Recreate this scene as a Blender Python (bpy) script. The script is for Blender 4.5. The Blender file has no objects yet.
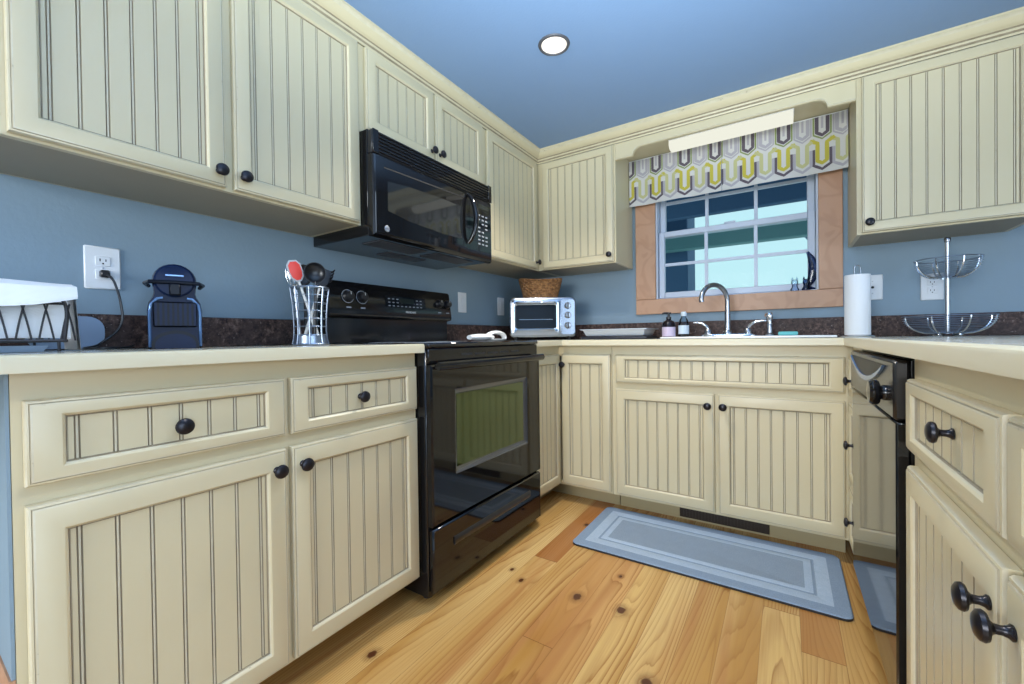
import bpy, bmesh, math, random
from mathutils import Vector, Matrix
R = math.radians
PI = math.pi
rnd = random.Random(7)
SC = bpy.context.scene
COL = SC.collection

# ------------------------------------------------------------------ materials
MATS = {}
def newmat(name):
    m = bpy.data.materials.new(name); m.use_nodes = True
    nt = m.node_tree
    b = nt.nodes['Principled BSDF']
    MATS[name] = m
    return m, nt, b
def setp(b, col=None, rough=None, metal=None, spec=None, coat=None, trans=None, ior=None, tint=None):
    if col: b.inputs['Base Color'].default_value = (*col, 1)
    if rough is not None: b.inputs['Roughness'].default_value = rough
    if metal is not None: b.inputs['Metallic'].default_value = metal
    if spec is not None: b.inputs['Specular IOR Level'].default_value = spec
    if coat is not None: b.inputs['Coat Weight'].default_value = coat; b.inputs['Coat Roughness'].default_value = .03
    if trans is not None: b.inputs['Transmission Weight'].default_value = trans
    if ior is not None: b.inputs['IOR'].default_value = ior
    if tint: b.inputs['Specular Tint'].default_value = (*tint, 1)
def N(nt, t, **kw):
    n = nt.nodes.new(t)
    for k, v in kw.items():
        if k.startswith('i_'): n.inputs[k[2:].replace('_', ' ')].default_value = v
        else: setattr(n, k, v)
    return n
def L(nt, a, b): nt.links.new(a, b)
def mathn(nt, op, a, b=None, c=None):
    n = nt.nodes.new('ShaderNodeMath'); n.operation = op
    for i, x in enumerate((a, b, c)):
        if x is None: continue
        if hasattr(x, 'is_linked') or hasattr(x, 'links'): nt.links.new(x, n.inputs[i])
        else: n.inputs[i].default_value = x
    return n.outputs[0]
def ramp(nt, fac, stops, interp='LINEAR'):
    n = nt.nodes.new('ShaderNodeValToRGB'); e = n.color_ramp.elements
    n.color_ramp.interpolation = interp
    while len(e) < len(stops): e.new(.5)
    for i, (p, c) in enumerate(stops): e[i].position = p; e[i].color = (*c, 1) if len(c) == 3 else c
    nt.links.new(fac, n.inputs[0]); return n.outputs[0]
def mixc(nt, fac, a, b, mode='MIX'):
    n = nt.nodes.new('ShaderNodeMix'); n.data_type = 'RGBA'; n.blend_type = mode
    for s, x in ((n.inputs[0], fac), (n.inputs[6], a), (n.inputs[7], b)):
        if hasattr(x, 'links'): nt.links.new(x, s)
        elif isinstance(x, (int, float)): s.default_value = x
        else: s.default_value = (*x, 1)
    return n.outputs[2]
def coord(nt, scale=(1, 1, 1), which='Object'):
    t = nt.nodes.new('ShaderNodeTexCoord'); mp = nt.nodes.new('ShaderNodeMapping')
    mp.inputs['Scale'].default_value = scale
    nt.links.new(t.outputs[which], mp.inputs[0]); return mp.outputs[0]
def noise(nt, vec, scale, detail=3, rough=.5, dist=0):
    n = nt.nodes.new('ShaderNodeTexNoise'); n.inputs['Scale'].default_value = scale
    n.inputs['Detail'].default_value = detail; n.inputs['Roughness'].default_value = rough; n.inputs['Distortion'].default_value = dist
    if vec is not None: nt.links.new(vec, n.inputs['Vector'])
    return n.outputs['Fac']
def bump(nt, b, h, strength=.2, dist=.002):
    n = nt.nodes.new('ShaderNodeBump'); n.inputs['Strength'].default_value = strength; n.inputs['Distance'].default_value = dist
    nt.links.new(h, n.inputs['Height']); nt.links.new(n.outputs[0], b.inputs['Normal'])
def simple(name, col, rough=.5, metal=0, **kw):
    m, nt, b = newmat(name); setp(b, col, rough, metal, **kw)
    # faint unevenness of the finish
    f = noise(nt, coord(nt), 9, 2)
    r = nt.nodes.new('ShaderNodeMapRange'); r.inputs[3].default_value = rough * .9; r.inputs[4].default_value = min(1, rough * 1.12)
    nt.links.new(f, r.inputs[0]); nt.links.new(r.outputs[0], b.inputs['Roughness'])
    return m

CREAM = (.63, .55, .37)
GLAZE = (.22, .155, .085)
def paint():
    m, nt, b = newmat('cream_paint'); setp(b, None, .36)
    c = coord(nt)
    f1 = noise(nt, c, 3.0, 3); f2 = noise(nt, coord(nt, (40, 40, 3)), 1.0, 3)
    a = mixc(nt, f1, CREAM, (.60, .525, .33))
    # rubbed-through glaze, a few scuffs
    sc = ramp(nt, f2, [(0, (0, 0, 0)), (.74, (0, 0, 0)), (.80, (.35, .35, .35)), (1, (.5, .5, .5))])
    a = mixc(nt, sc, a, (.50, .42, .28))
    L(nt, a, b.inputs['Base Color'])
    bump(nt, b, f2, .04, .001)
paint()
def glaze():
    m, nt, b = newmat('brown_glaze'); setp(b, None, .5)
    f = noise(nt, coord(nt, (18, 18, 5)), 1.5, 4, .65)
    c = ramp(nt, f, [(.25, (.25, .20, .13)), (.5, (.33, .275, .185)), (.75, (.42, .36, .25))])
    L(nt, c, b.inputs['Base Color'])
glaze()
def edgeglaze():
    m, nt, b = newmat('rubbed_edge'); setp(b, None, .42)
    f = noise(nt, coord(nt, (10, 10, 10)), 2.2, 4, .7)
    c = ramp(nt, f, [(.27, (.36, .29, .19)), (.34, (.57, .51, .36)), (.6, (.63, .57, .415))])
    L(nt, c, b.inputs['Base Color'])
edgeglaze()
simple('faint_glaze', (.40, .345, .235), .45)
def wallpaint(name, col, c2):
    m, nt, b = newmat(name); setp(b, None, .55, spec=.35)
    c = coord(nt)
    f = noise(nt, c, 1.3, 2)
    L(nt, mixc(nt, f, col, c2), b.inputs['Base Color'])
    bump(nt, b, noise(nt, c, 90, 3), .25, .002)
wallpaint('wall_paint', (.22, .305, .375), (.24, .325, .39))
wallpaint('ceiling_paint', (.205, .315, .51), (.215, .33, .525))

def pine_floor():
    m, nt, b = newmat('pine_planks'); setp(b, None, .25, spec=.5)
    tc = nt.nodes.new('ShaderNodeTexCoord')
    sep = nt.nodes.new('ShaderNodeSeparateXYZ'); L(nt, tc.outputs['Object'], sep.inputs[0])
    x = mathn(nt, 'ADD', sep.outputs[0], 2.25); y = mathn(nt, 'ADD', sep.outputs[1], .1275)   # back to room metres
    W = .104
    xs = mathn(nt, 'DIVIDE', mathn(nt, 'ADD', x, 20 * W - .79), W)
    col = mathn(nt, 'FLOOR', xs); fx = mathn(nt, 'FRACT', xs)
    w1 = nt.nodes.new('ShaderNodeTexWhiteNoise'); w1.noise_dimensions = '1D'; L(nt, col, w1.inputs['W'])
    ys = mathn(nt, 'ADD', mathn(nt, 'DIVIDE', y, 2.9), mathn(nt, 'MULTIPLY', w1.outputs['Value'], 7.3))
    row = mathn(nt, 'FLOOR', ys); fy = mathn(nt, 'FRACT', ys)
    cmb = nt.nodes.new('ShaderNodeCombineXYZ'); L(nt, col, cmb.inputs[0]); L(nt, row, cmb.inputs[1])
    # one reddish board runs from its butt end at y = 1.54 to the back wall
    red = mathn(nt, 'MULTIPLY', mathn(nt, 'COMPARE', col, 20.0, .1), mathn(nt, 'GREATER_THAN', y, 1.54))
    L(nt, mathn(nt, 'ADD', red, 5.37), cmb.inputs[2])
    w2 = nt.nodes.new('ShaderNodeTexWhiteNoise'); w2.noise_dimensions = '3D'; L(nt, cmb.outputs[0], w2.inputs['Vector'])
    pid = w2.outputs['Value']
    sepw = nt.nodes.new('ShaderNodeSeparateColor'); L(nt, w2.outputs['Color'], sepw.inputs[0]); pid2 = sepw.outputs[1]
    off = mathn(nt, 'MULTIPLY', pid, 37.0)
    g = nt.nodes.new('ShaderNodeCombineXYZ')
    L(nt, mathn(nt, 'MULTIPLY', x, 7.0), g.inputs[0]); L(nt, mathn(nt, 'MULTIPLY', y, .75), g.inputs[1]); L(nt, off, g.inputs[2])
    n1 = noise(nt, g.outputs[0], 1.0, 1.2, .35, .15)
    n5 = noise(nt, coord(nt, (45, 2.2, 1)), 1, 2)
    # knots: the ones one can see in the photograph, and sparse others
    kd = None
    for kx, ky, kr in ((1.06, 1.372, 1.0), (1.218, 1.385, 1.0), (.835, 1.354, 1.6), (.765, 1.40, 1.9), (1.375, 1.123, .9), (.86, 1.93, 1.5), (1.15, 1.58, 2.2), (.66, .80, 1.2)):
        dx = mathn(nt, 'SUBTRACT', x, kx); dy = mathn(nt, 'MULTIPLY', mathn(nt, 'SUBTRACT', y, ky), .72)
        d = mathn(nt, 'MULTIPLY', mathn(nt, 'SQRT', mathn(nt, 'ADD', mathn(nt, 'MULTIPLY', dx, dx), mathn(nt, 'MULTIPLY', dy, dy))), kr)
        kd = d if kd is None else mathn(nt, 'MINIMUM', kd, d)
    kd = mathn(nt, 'ADD', kd, mathn(nt, 'MULTIPLY', mathn(nt, 'SUBTRACT', noise(nt, coord(nt, (60, 45, 1)), 1, 2), .5), .012))
    swirl = mathn(nt, 'DIVIDE', .0045, mathn(nt, 'ADD', kd, .022))
    fig = mathn(nt, 'ADD', mathn(nt, 'ADD', mathn(nt, 'MULTIPLY', n1, 15.0), mathn(nt, 'MULTIPLY', x, mathn(nt, 'ADD', 22.0, mathn(nt, 'MULTIPLY', pid2, 75.0)))), mathn(nt, 'ADD', mathn(nt, 'MULTIPLY', n5, .9), mathn(nt, 'MULTIPLY', swirl, 14.0)))
    saw = mathn(nt, 'FRACT', fig)
    line = ramp(nt, saw, [(0, (.0, .0, .0)), (.45, (.06, .06, .06)), (.80, (.55, .55, .55)), (.92, (1, 1, 1)), (1, (.05, .05, .05))])
    mod = ramp(nt, noise(nt, g.outputs[0], .9, 2), [(.35, (.22, .22, .22)), (.65, (1, 1, 1))])
    line = mathn(nt, 'MULTIPLY', line, mod)
    fine = noise(nt, coord(nt, (210, 4, 1)), 1, 3)
    base = ramp(nt, pid, [(0, (.61, .375, .125)), (.3, (.68, .46, .18)), (.5, (.57, .325, .10)), (.7, (.70, .485, .20)), (.84, (.61, .37, .125)), (.9, (.46, .20, .06)), (1, (.64, .385, .14))])
    base = mixc(nt, mathn(nt, 'MULTIPLY', red, .85), base, (.42, .17, .055))
    soft = ramp(nt, noise(nt, g.outputs[0], .8, 2), [(.32, (.70, .56, .38)), (.62, (1, 1, 1))])
    c = mixc(nt, 1.0, base, soft, 'MULTIPLY')
    heart = ramp(nt, noise(nt, coord(nt, (13, .55, 1)), 1, 2, .5, .3), [(.55, (0, 0, 0)), (.68, (.8, .8, .8))])
    c = mixc(nt, heart, c, (.42, .185, .06))
    c = mixc(nt, mathn(nt, 'MULTIPLY', line, .85), c, (.25, .09, .02))
    c = mixc(nt, mathn(nt, 'MULTIPLY', ramp(nt, fine, [(.4, (0, 0, 0)), (.75, (1, 1, 1))]), .30), c, (.40, .19, .06))
    kn = ramp(nt, kd, [(0, (1, 1, 1)), (.0115, (1, 1, 1)), (.0155, (.4, .4, .4)), (.034, (0, 0, 0))])
    c = mixc(nt, kn, c, (.085, .028, .012))
    sx = mathn(nt, 'LESS_THAN', mathn(nt, 'MINIMUM', fx, mathn(nt, 'SUBTRACT', 1.0, fx)), .010)
    sy = mathn(nt, 'MAXIMUM', mathn(nt, 'LESS_THAN', fy, .0009), mathn(nt, 'MULTIPLY', mathn(nt, 'COMPARE', col, 20.0, .1), mathn(nt, 'COMPARE', y, 1.54, .0016)))
    gap = ramp(nt, w1.outputs['Value'], [(0, (.25, .25, .25)), (1, (.75, .75, .75))])
    seam = mathn(nt, 'MAXIMUM', mathn(nt, 'MULTIPLY', sx, gap), mathn(nt, 'MULTIPLY', sy, .7))
    c = mixc(nt, seam, c, (.16, .065, .02))
    L(nt, c, b.inputs['Base Color'])
    h = mathn(nt, 'SUBTRACT', mathn(nt, 'MULTIPLY', fine, .1), seam)
    bump(nt, b, h, .2, .001)
pine_floor()
def pine_trim():
    m, nt, b = newmat('pine_trim'); setp(b, None, .42)
    c = coord(nt, (3, 3, 3))
    g = noise(nt, coord(nt, (5, 5, 5)), 1, 2, .5, .8)
    rings = mathn(nt, 'SINE', mathn(nt, 'MULTIPLY', g, 30))
    col = mixc(nt, ramp(nt, rings, [(0, (0, 0, 0)), (1, (.5, .5, .5))]), (.50, .28, .165), (.40, .205, .11))
    v = nt.nodes.new('ShaderNodeTexVoronoi'); v.inputs['Scale'].default_value = 2.4; L(nt, c, v.inputs['Vector'])
    kn = ramp(nt, v.outputs['Distance'], [(0, (1, 1, 1)), (.05, (.8, .8, .8)), (.085, (0, 0, 0))])
    col = mixc(nt, kn, col, (.15, .06, .03))
    L(nt, col, b.inputs['Base Color'])
pine_trim()
def laminate():
    m, nt, b = newmat('brown_laminate'); setp(b, None, .5, spec=.25)
    c = coord(nt)
    n1 = noise(nt, c, 55, 4, .7); n2 = noise(nt, c, 14, 3, .6); n3 = noise(nt, c, 120, 2, .5)
    col = ramp(nt, n1, [(.34, (.012, .008, .008)), (.47, (.055, .032, .027)), (.58, (.115, .07, .058)), (.70, (.21, .145, .12))])
    col = mixc(nt, ramp(nt, n2, [(.4, (0, 0, 0)), (.65, (.7, .7, .7))]), col, (.05, .032, .03))
    col = mixc(nt, ramp(nt, n3, [(.66, (0, 0, 0)), (.72, (.6, .6, .6))]), col, (.32, .25, .22))
    L(nt, col, b.inputs['Base Color'])
laminate()
simple('counter_edge', (.66, .59, .41), .36)
simple('counter_top', (.62, .585, .47), .16)
simple('black_gloss', (.006, .006, .007), .06, spec=.5)
simple('black_enamel', (.008, .008, .009), .12)
simple('panel_black', (.016, .015, .015), .24)
simple('toe_shaded', (.40, .335, .19), .5)  # toe boards darkened so the colour carries the shade of the recess
simple('underside_shaded', (.33, .285, .20), .5)  # tan bottoms darkened for the shade beneath the wall cabinets
simple('filter_grey', (.07, .07, .08), .5)
simple('toaster_steel', (.40, .44, .50), .24, 1)
simple('toaster_chrome', (.52, .57, .64), .14, 1)
simple('black_matte', (.012, .012, .013), .45)
simple('black_plastic', (.014, .014, .016), .3)
simple('glass_cooktop', (.006, .006, .008), .05)
simple('oven_glass', (.022, .034, .010), .06, ior=1.95, tint=(.82, 1, .55))
simple('toaster_glass', (.012, .016, .022), .06)
simple('window_border', (.15, .16, .18), .2, .7)
simple('microwave_glass', (.014, .016, .018), .05, ior=1.6)
simple('display_glass', (.02, .024, .018), .1)
simple('key_print', (.32, .34, .37), .5)
simple('white_print', (.75, .75, .75), .5)
simple('silver_badge', (.7, .72, .75), .25, .8)
simple('badge_ink', (.06, .08, .16), .4)
simple('bronze_knob', (.022, .021, .026), .27, .55)
simple('chrome', (.80, .82, .85), .12, 1)
simple('brushed_steel', (.55, .57, .60), .3, 1)
simple('nickel', (.36, .37, .39), .27, 1)
simple('wire_steel', (.30, .36, .46), .32, .9)
simple('wire_black', (.012, .012, .016), .35)
simple('white_plastic', (.78, .80, .82), .35)
simple('slot_dark', (.02, .02, .02), .6)
simple('vinyl_backlit', (.50, .55, .64), .35)  # white vinyl, its dim backlit look put into the base colour
simple('pan_metal', (.72, .76, .82), .38, .45)
simple('sink_white', (.82, .82, .80), .15)
simple('coffee_navy', (.006, .014, .045), .14, spec=.09)
simple('coffee_dark', (.006, .008, .014), .22, spec=.12)
simple('trim_highlight_blue', (.16, .28, .50), .15, .4)  # bright blue: the coffee machine's edge highlights put into the colour
simple('red_silicone', (.65, .045, .03), .4)
simple('grey_silicone', (.36, .37, .38), .45)
simple('handle_white', (.68, .68, .66), .4)
simple('soap_dark', (.012, .008, .01), .12)
simple('label_lilac', (.62, .52, .66), .5)
simple('label_pale', (.62, .72, .80), .5)
simple('sponge_teal', (.16, .55, .55), .8)
simple('ceramic_white', (.82, .82, .80), .15)
simple('muted_blue', (.24, .33, .46), .35)
simple('slab_dark', (.018, .02, .03), .35)
simple('fixture_body', (.80, .80, .78), .4)
simple('vent_brown', (.028, .018, .012), .5)
simple('foot_rubber', (.02, .02, .02), .7)
simple('exterior_beam', (.07, .135, .25), .7)
simple('exterior_roof', (.13, .27, .28), .6)
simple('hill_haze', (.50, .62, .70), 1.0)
def cloth(name, col, sc=180):
    m, nt, b = newmat(name); setp(b, col, .9)
    b.inputs['Sheen Weight'].default_value = .2
    w = nt.nodes.new('ShaderNodeTexWave'); w.inputs['Scale'].default_value = sc; L(nt, coord(nt), w.inputs['Vector'])
    f = mathn(nt, 'ADD', w.outputs['Fac'], noise(nt, coord(nt), 60, 3))
    bump(nt, b, f, .25, .001)
cloth('white_cloth', (.80, .81, .82)); cloth('paper_white', (.84, .84, .83), 90)
cloth('fabric_ground', (.56, .55, .52)); cloth('fabric_lilac', (.37, .355, .385)); cloth('fabric_plum', (.10, .08, .10))
cloth('fabric_yellow', (.47, .41, .055)); cloth('fabric_pale_yellow', (.46, .45, .22)); cloth('fabric_green', (.22, .27, .10))
def matfab(name, col, c2):
    m, nt, b = newmat(name); setp(b, None, .85)
    f = noise(nt, coord(nt), 260, 2, .6); f2 = noise(nt, coord(nt), 30, 3, .6)
    c = mixc(nt, ramp(nt, f, [(.35, (0, 0, 0)), (.65, (1, 1, 1))]), col, c2)
    c = mixc(nt, mathn(nt, 'MULTIPLY', f2, .25), c, (.10, .13, .17))
    L(nt, c, b.inputs['Base Color']); bump(nt, b, f, .4, .002)
matfab('mat_mid', (.19, .265, .37), (.26, .34, .445))
matfab('mat_light', (.35, .45, .58), (.43, .53, .65))
matfab('mat_field', (.20, .265, .345), (.28, .345, .425))
def wicker():
    m, nt, b = newmat('wicker'); setp(b, None, .55)
    f = noise(nt, coord(nt), 70, 3, .7)
    L(nt, ramp(nt, f, [(.3, (.05, .02, .008)), (.5, (.23, .105, .035)), (.7, (.42, .23, .09))]), b.inputs['Base Color'])
wicker()
def thin_glass(name, tint, refl):
    m = bpy.data.materials.new(name); m.use_nodes = True; MATS[name] = m
    nt = m.node_tree; nt.nodes.clear()
    out = nt.nodes.new('ShaderNodeOutputMaterial'); mx = nt.nodes.new('ShaderNodeMixShader')
    t = nt.nodes.new('ShaderNodeBsdfTransparent'); g = nt.nodes.new('ShaderNodeBsdfGlossy')
    t.inputs[0].default_value = (*tint, 1); g.inputs['Roughness'].default_value = .02
    fr = nt.nodes.new('ShaderNodeFresnel'); fr.inputs[0].default_value = refl
    L(nt, fr.outputs[0], mx.inputs[0]); L(nt, t.outputs[0], mx.inputs[1]); L(nt, g.outputs[0], mx.inputs[2]); L(nt, mx.outputs[0], out.inputs[0])
thin_glass('pane_glass', (.93, .98, .98), 1.06)
thin_glass('clear_plastic', (.72, .80, .86), 1.5)
thin_glass('ornament_glass', (.80, .86, .95), 1.5)
thin_glass('ornament_dark', (.20, .27, .44), 1.5)
def emit(name, col, s):
    m = bpy.data.materials.new(name); m.use_nodes = True; MATS[name] = m
    nt = m.node_tree; nt.nodes.clear()
    out = nt.nodes.new('ShaderNodeOutputMaterial'); e = nt.nodes.new('ShaderNodeEmission')
    e.inputs[0].default_value = (*col, 1); e.inputs[1].default_value = s
    L(nt, e.outputs[0], out.inputs[0])
emit('lamp_warm', (1, .93, .80), 1.0)
emit('tube_diffuser', (1.0, 1.0, .86), .47)

# ------------------------------------------------------------------ mesh builder
class MB:
    def __init__(s): s.v = []; s.f = []; s.m = []; s.s = []; s.mats = []
    def mi(s, mat):
        if mat not in s.mats: s.mats.append(mat)
        return s.mats.index(mat)
    def face(s, idx, mat, smooth=False): s.f.append(tuple(idx)); s.m.append(s.mi(mat)); s.s.append(smooth)
    def add(s, vs):
        b = len(s.v); s.v.extend(Vector(p) for p in vs); return b
    def box(s, x0, x1, y0, y1, z0, z1, mat, c=0):
        x0, x1 = min(x0, x1), max(x0, x1); y0, y1 = min(y0, y1), max(y0, y1); z0, z1 = min(z0, z1), max(z0, z1)
        if c <= 0:
            b = s.add([(x, y, z) for x in (x0, x1) for y in (y0, y1) for z in (z0, z1)])
            for q in ((0, 1, 3, 2), (4, 6, 7, 5), (0, 4, 5, 1), (2, 3, 7, 6), (0, 2, 6, 4), (1, 5, 7, 3)): s.face([b + i for i in q], mat)
            return
        c = min(c, (x1 - x0) * .49, (y1 - y0) * .49, (z1 - z0) * .49)
        lo, hi = (x0, y0, z0), (x1, y1, z1)
        idx = {}
        for i in (0, 1):
            for j in (0, 1):
                for k in (0, 1):
                    sg = (i, j, k)
                    for ax in range(3):
                        p = []
                        for d in range(3):
                            e = hi[d] if sg[d] else lo[d]
                            if d != ax: e += -c if sg[d] else c
                            p.append(e)
                        idx[(i, j, k, ax)] = s.add([p])
        for ax in range(3):
            o = [d for d in range(3) if d != ax]
            for sd in (0, 1):
                q = []
                for a, bb in ((0, 0), (1, 0), (1, 1), (0, 1)):
                    t = [0, 0, 0]; t[ax] = sd; t[o[0]] = a; t[o[1]] = bb; q.append(idx[(*t, ax)])
                s.face(q, mat)
            for a in (0, 1):
                for bb in (0, 1):
                    t0 = [0, 0, 0]; t1 = [0, 0, 0]; t1[ax] = 1
                    t0[o[0]] = t1[o[0]] = a; t0[o[1]] = t1[o[1]] = bb
                    s.face([idx[(*t0, o[0])], idx[(*t1, o[0])], idx[(*t1, o[1])], idx[(*t0, o[1])]], mat)
        for i in (0, 1):
            for j in (0, 1):
                for k in (0, 1): s.face([idx[(i, j, k, a)] for a in range(3)], mat)
    def loops(s, loops, mats, closed=True, cap0=None, cap1=None, smooth=False):
        n = len(loops[0]); bs = [s.add(l) for l in loops]
        for a in range(len(loops) - 1):
            mt = mats[a] if isinstance(mats, (list, tuple)) else mats
            for i in range(n if closed else n - 1):
                j = (i + 1) % n
                s.face([bs[a] + i, bs[a] + j, bs[a + 1] + j, bs[a + 1] + i], mt, smooth)
        if cap0: s.face([bs[0] + i for i in range(n)][::-1], cap0)
        if cap1: s.face([bs[-1] + i for i in range(n)], cap1)
    def lathe(s, prof, mat, o=(0, 0, 0), axis='z', n=24, sx=1, sy=1, smooth=True, closed=False):
        o = Vector(o)
        fr = {'z': (Vector((1, 0, 0)), Vector((0, 1, 0)), Vector((0, 0, 1))), '-y': (Vector((1, 0, 0)), Vector((0, 0, 1)), Vector((0, -1, 0))),
              'x': (Vector((0, 1, 0)), Vector((0, 0, 1)), Vector((1, 0, 0)))}[axis] if isinstance(axis, str) else axis
        lp = []
        for r, h in prof:
            lp.append([o + fr[0] * (r * sx * math.cos(2 * PI * i / n)) + fr[1] * (r * sy * math.sin(2 * PI * i / n)) + fr[2] * h for i in range(n)])
        if closed: lp.append(lp[0]); s.loops(lp, mat, smooth=smooth)
        else: s.loops(lp, mat, cap0=mat, cap1=mat, smooth=smooth)
    def tube(s, pts, r, mat, n=8, closed=False, sx=1.0, caps=True):
        pts = [Vector(p) for p in pts]; k = len(pts)
        rs = r if isinstance(r, (list, tuple)) else [r] * k
        def tan(i):
            if closed: return (pts[(i + 1) % k] - pts[i - 1]).normalized()
            return (pts[min(i + 1, k - 1)] - pts[max(i - 1, 0)]).normalized()
        t = tan(0); up = Vector((0, 0, 1)) if abs(t.z) < .9 else Vector((1, 0, 0))
        u = t.cross(up).normalized(); lp = []
        for i in range(k):
            t = tan(i); u = (u - t * u.dot(t)).normalized(); w = t.cross(u)
            lp.append([pts[i] + u * (rs[i] * sx * math.cos(2 * PI * j / n)) + w * (rs[i] * math.sin(2 * PI * j / n)) for j in range(n)])
        if closed: lp.append(lp[0]); s.loops(lp, mat, smooth=True)
        else: s.loops(lp, mat, cap0=mat if caps else None, cap1=mat if caps else None, smooth=True)
    def prism(s, poly, axis, a, b, mat, cap=None):
        def P(p, h):
            return {'x': (h, p[0], p[1]), 'y': (p[0], h, p[1]), 'z': (p[0], p[1], h)}[axis]
        s.loops([[P(p, a) for p in poly], [P(p, b) for p in poly]], mat, cap0=cap or mat, cap1=cap or mat)
    def grid(s, fn, nu, nv, mat, smooth=True):
        b = s.add([fn(i / nu, j / nv) for i in range(nu + 1) for j in range(nv + 1)])
        for i in range(nu):
            for j in range(nv):
                a = b + i * (nv + 1) + j; s.face([a, a + nv + 1, a + nv + 2, a + 1], mat, smooth)
    def text(s, txt, size, M, mat, ext=.0006, align='CENTER'):
        cu = bpy.data.curves.new('t', 'FONT'); cu.body = txt; cu.size = size; cu.extrude = ext; cu.align_x = align; cu.align_y = 'CENTER'
        o = bpy.data.objects.new('t', cu); COL.objects.link(o)
        dg = bpy.context.evaluated_depsgraph_get(); me = bpy.data.meshes.new_from_object(o.evaluated_get(dg))
        b = s.add([M @ v.co for v in me.vertices])
        for p in me.polygons: s.face([b + i for i in p.vertices], mat)
        bpy.data.objects.remove(o); bpy.data.curves.remove(cu); bpy.data.meshes.remove(me)
    def xf(s, M, start=0):
        for i in range(start, len(s.v)): s.v[i] = M @ s.v[i]
    def mesh(s, name, org):
        me = bpy.data.meshes.new(name)
        me.from_pydata([tuple(v - org) for v in s.v], [], s.f)
        for mt in s.mats: me.materials.append(MATS[mt])
        me.polygons.foreach_set('material_index', s.m); me.polygons.foreach_set('use_smooth', s.s)
        bm = bmesh.new(); bm.from_mesh(me); bmesh.ops.recalc_face_normals(bm, faces=bm.faces); bm.to_mesh(me); bm.free()
        me.set_sharp_from_angle(angle=R(38)); me.update()
        return me
    def base(s):
        lo = [min(v[i] for v in s.v) for i in range(3)]; hi = [max(v[i] for v in s.v) for i in range(3)]
        return Vector(((lo[0] + hi[0]) / 2, (lo[1] + hi[1]) / 2, lo[2]))
def smooth_path(p, n=6):
    p = [Vector(q) for q in p]; o = []
    for i in range(len(p) - 1):
        a, b_, c_, d_ = p[max(i - 1, 0)], p[i], p[i + 1], p[min(i + 2, len(p) - 1)]
        for j in range(n):
            u = j / n; o.append(.5 * ((2 * b_) + (c_ - a) * u + (2 * a - 5 * b_ + 4 * c_ - d_) * u * u + (3 * b_ - a - 3 * c_ + d_) * u ** 3))
    o.append(p[-1]); return o
ORG = {}
def part(name, mb, parent, label=None):
    org = mb.base(); o = bpy.data.objects.new(name, mb.mesh(name, org)); COL.objects.link(o)
    o.parent = parent; o.location = org - ORG[parent.name]; ORG[o.name] = org
    if label: o['label'] = label
    return o
def tagp(o, label, cat, group=None):
    o['label'] = label; o['category'] = cat
    if group: o['group'] = group
    return o
def thing(name, label, cat, loc=(0, 0, 0), rz=0, group=None):
    o = bpy.data.objects.new(name, None); COL.objects.link(o); o.empty_display_size = .05
    o.location = loc; o.rotation_euler = (0, 0, rz); ORG[o.name] = Vector((0, 0, 0))
    return tagp(o, label, cat, group)
def single(name, mb, label, cat, group=None, loc=None, rz=0):
    """a thing that is one mesh; loc: the mesh is built about its own origin"""
    org = mb.base() if loc is None else Vector((0, 0, 0))
    o = bpy.data.objects.new(name, mb.mesh(name, org)); COL.objects.link(o)
    o.location = org if loc is None else loc; o.rotation_euler = (0, 0, rz); ORG[o.name] = org
    return tagp(o, label, cat, group)
def struct(name, mb, parent=None):
    if parent: return part(name, mb, parent)
    org = mb.base(); o = bpy.data.objects.new(name, mb.mesh(name, org)); COL.objects.link(o)
    o.location = org; o['kind'] = 'structure'; ORG[o.name] = org
    return o

# ------------------------------------------------------------------ key dimensions (metres, from the photograph)
B = 2.755            # back wall
ZC, ZU = .915, .885  # worktop top / underside
CEIL = 2.146
XD = .6304           # base door face on the stove wall
YD = 2.1248          # base door face on the window wall
XR = 1.897           # base door face on the dishwasher side
FT = .0195           # door thickness
# ------------------------------------------------------------------ room shell
def plain(name, x0, x1, y0, y1, z0, z1, mat):
    m = MB(); m.box(x0, x1, y0, y1, z0, z1, mat); return struct(name, m)
fl = MB(); fl.box(-.1, 4.6, -2.6, B + .1, -.12, 0, 'pine_planks')
fo = struct('floor', fl)
plain('ceiling', -.1, 4.6, -2.6, B + .1, CEIL, CEIL + .1, 'ceiling_paint')
plain('wall_left', -.1, 0, -2.6, B + .1, 0, CEIL, 'wall_paint')
WX0, WX1, WZ0, WZ1 = 1.0, 1.843, 1.165, 2.02
m = MB()
m.box(0, WX0 - .012, B, B + .14, 0, CEIL, 'wall_paint'); m.box(WX1 + .012, 4.6, B, B + .14, 0, CEIL, 'wall_paint')
m.box(WX0 - .012, WX1 + .012, B, B + .14, 0, WZ0 - .012, 'wall_paint'); m.box(WX0 - .012, WX1 + .012, B, B + .14, WZ1 + .012, CEIL, 'wall_paint')
struct('wall_back', m)
def holed(name, mk, outer, hole, t0, t1):
    m = MB(); (a0, a1), (h0, h1) = outer; u0, u1, v0, v1 = hole
    for q in ((a0, u0, h0, h1), (u1, a1, h0, h1), (u0, u1, h0, v0), (u0, u1, v1, h1)):
        if q[1] - q[0] > .001 and q[3] - q[2] > .001: m.box(*mk(q, t0, t1), 'wall_paint')
    return struct(name, m)
holed('wall_right', lambda q, a, b_: (a, b_, q[0], q[1], q[2], q[3]), ((-2.6, B), (0, CEIL)), (-2.2, .6, .0, 2.03), 4.6, 4.7)
holed('wall_front', lambda q, a, b_: (q[0], q[1], a, b_, q[2], q[3]), ((0, 4.6), (0, CEIL)), (.35, 3.0, .75, 2.03), -2.7, -2.6)
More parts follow.
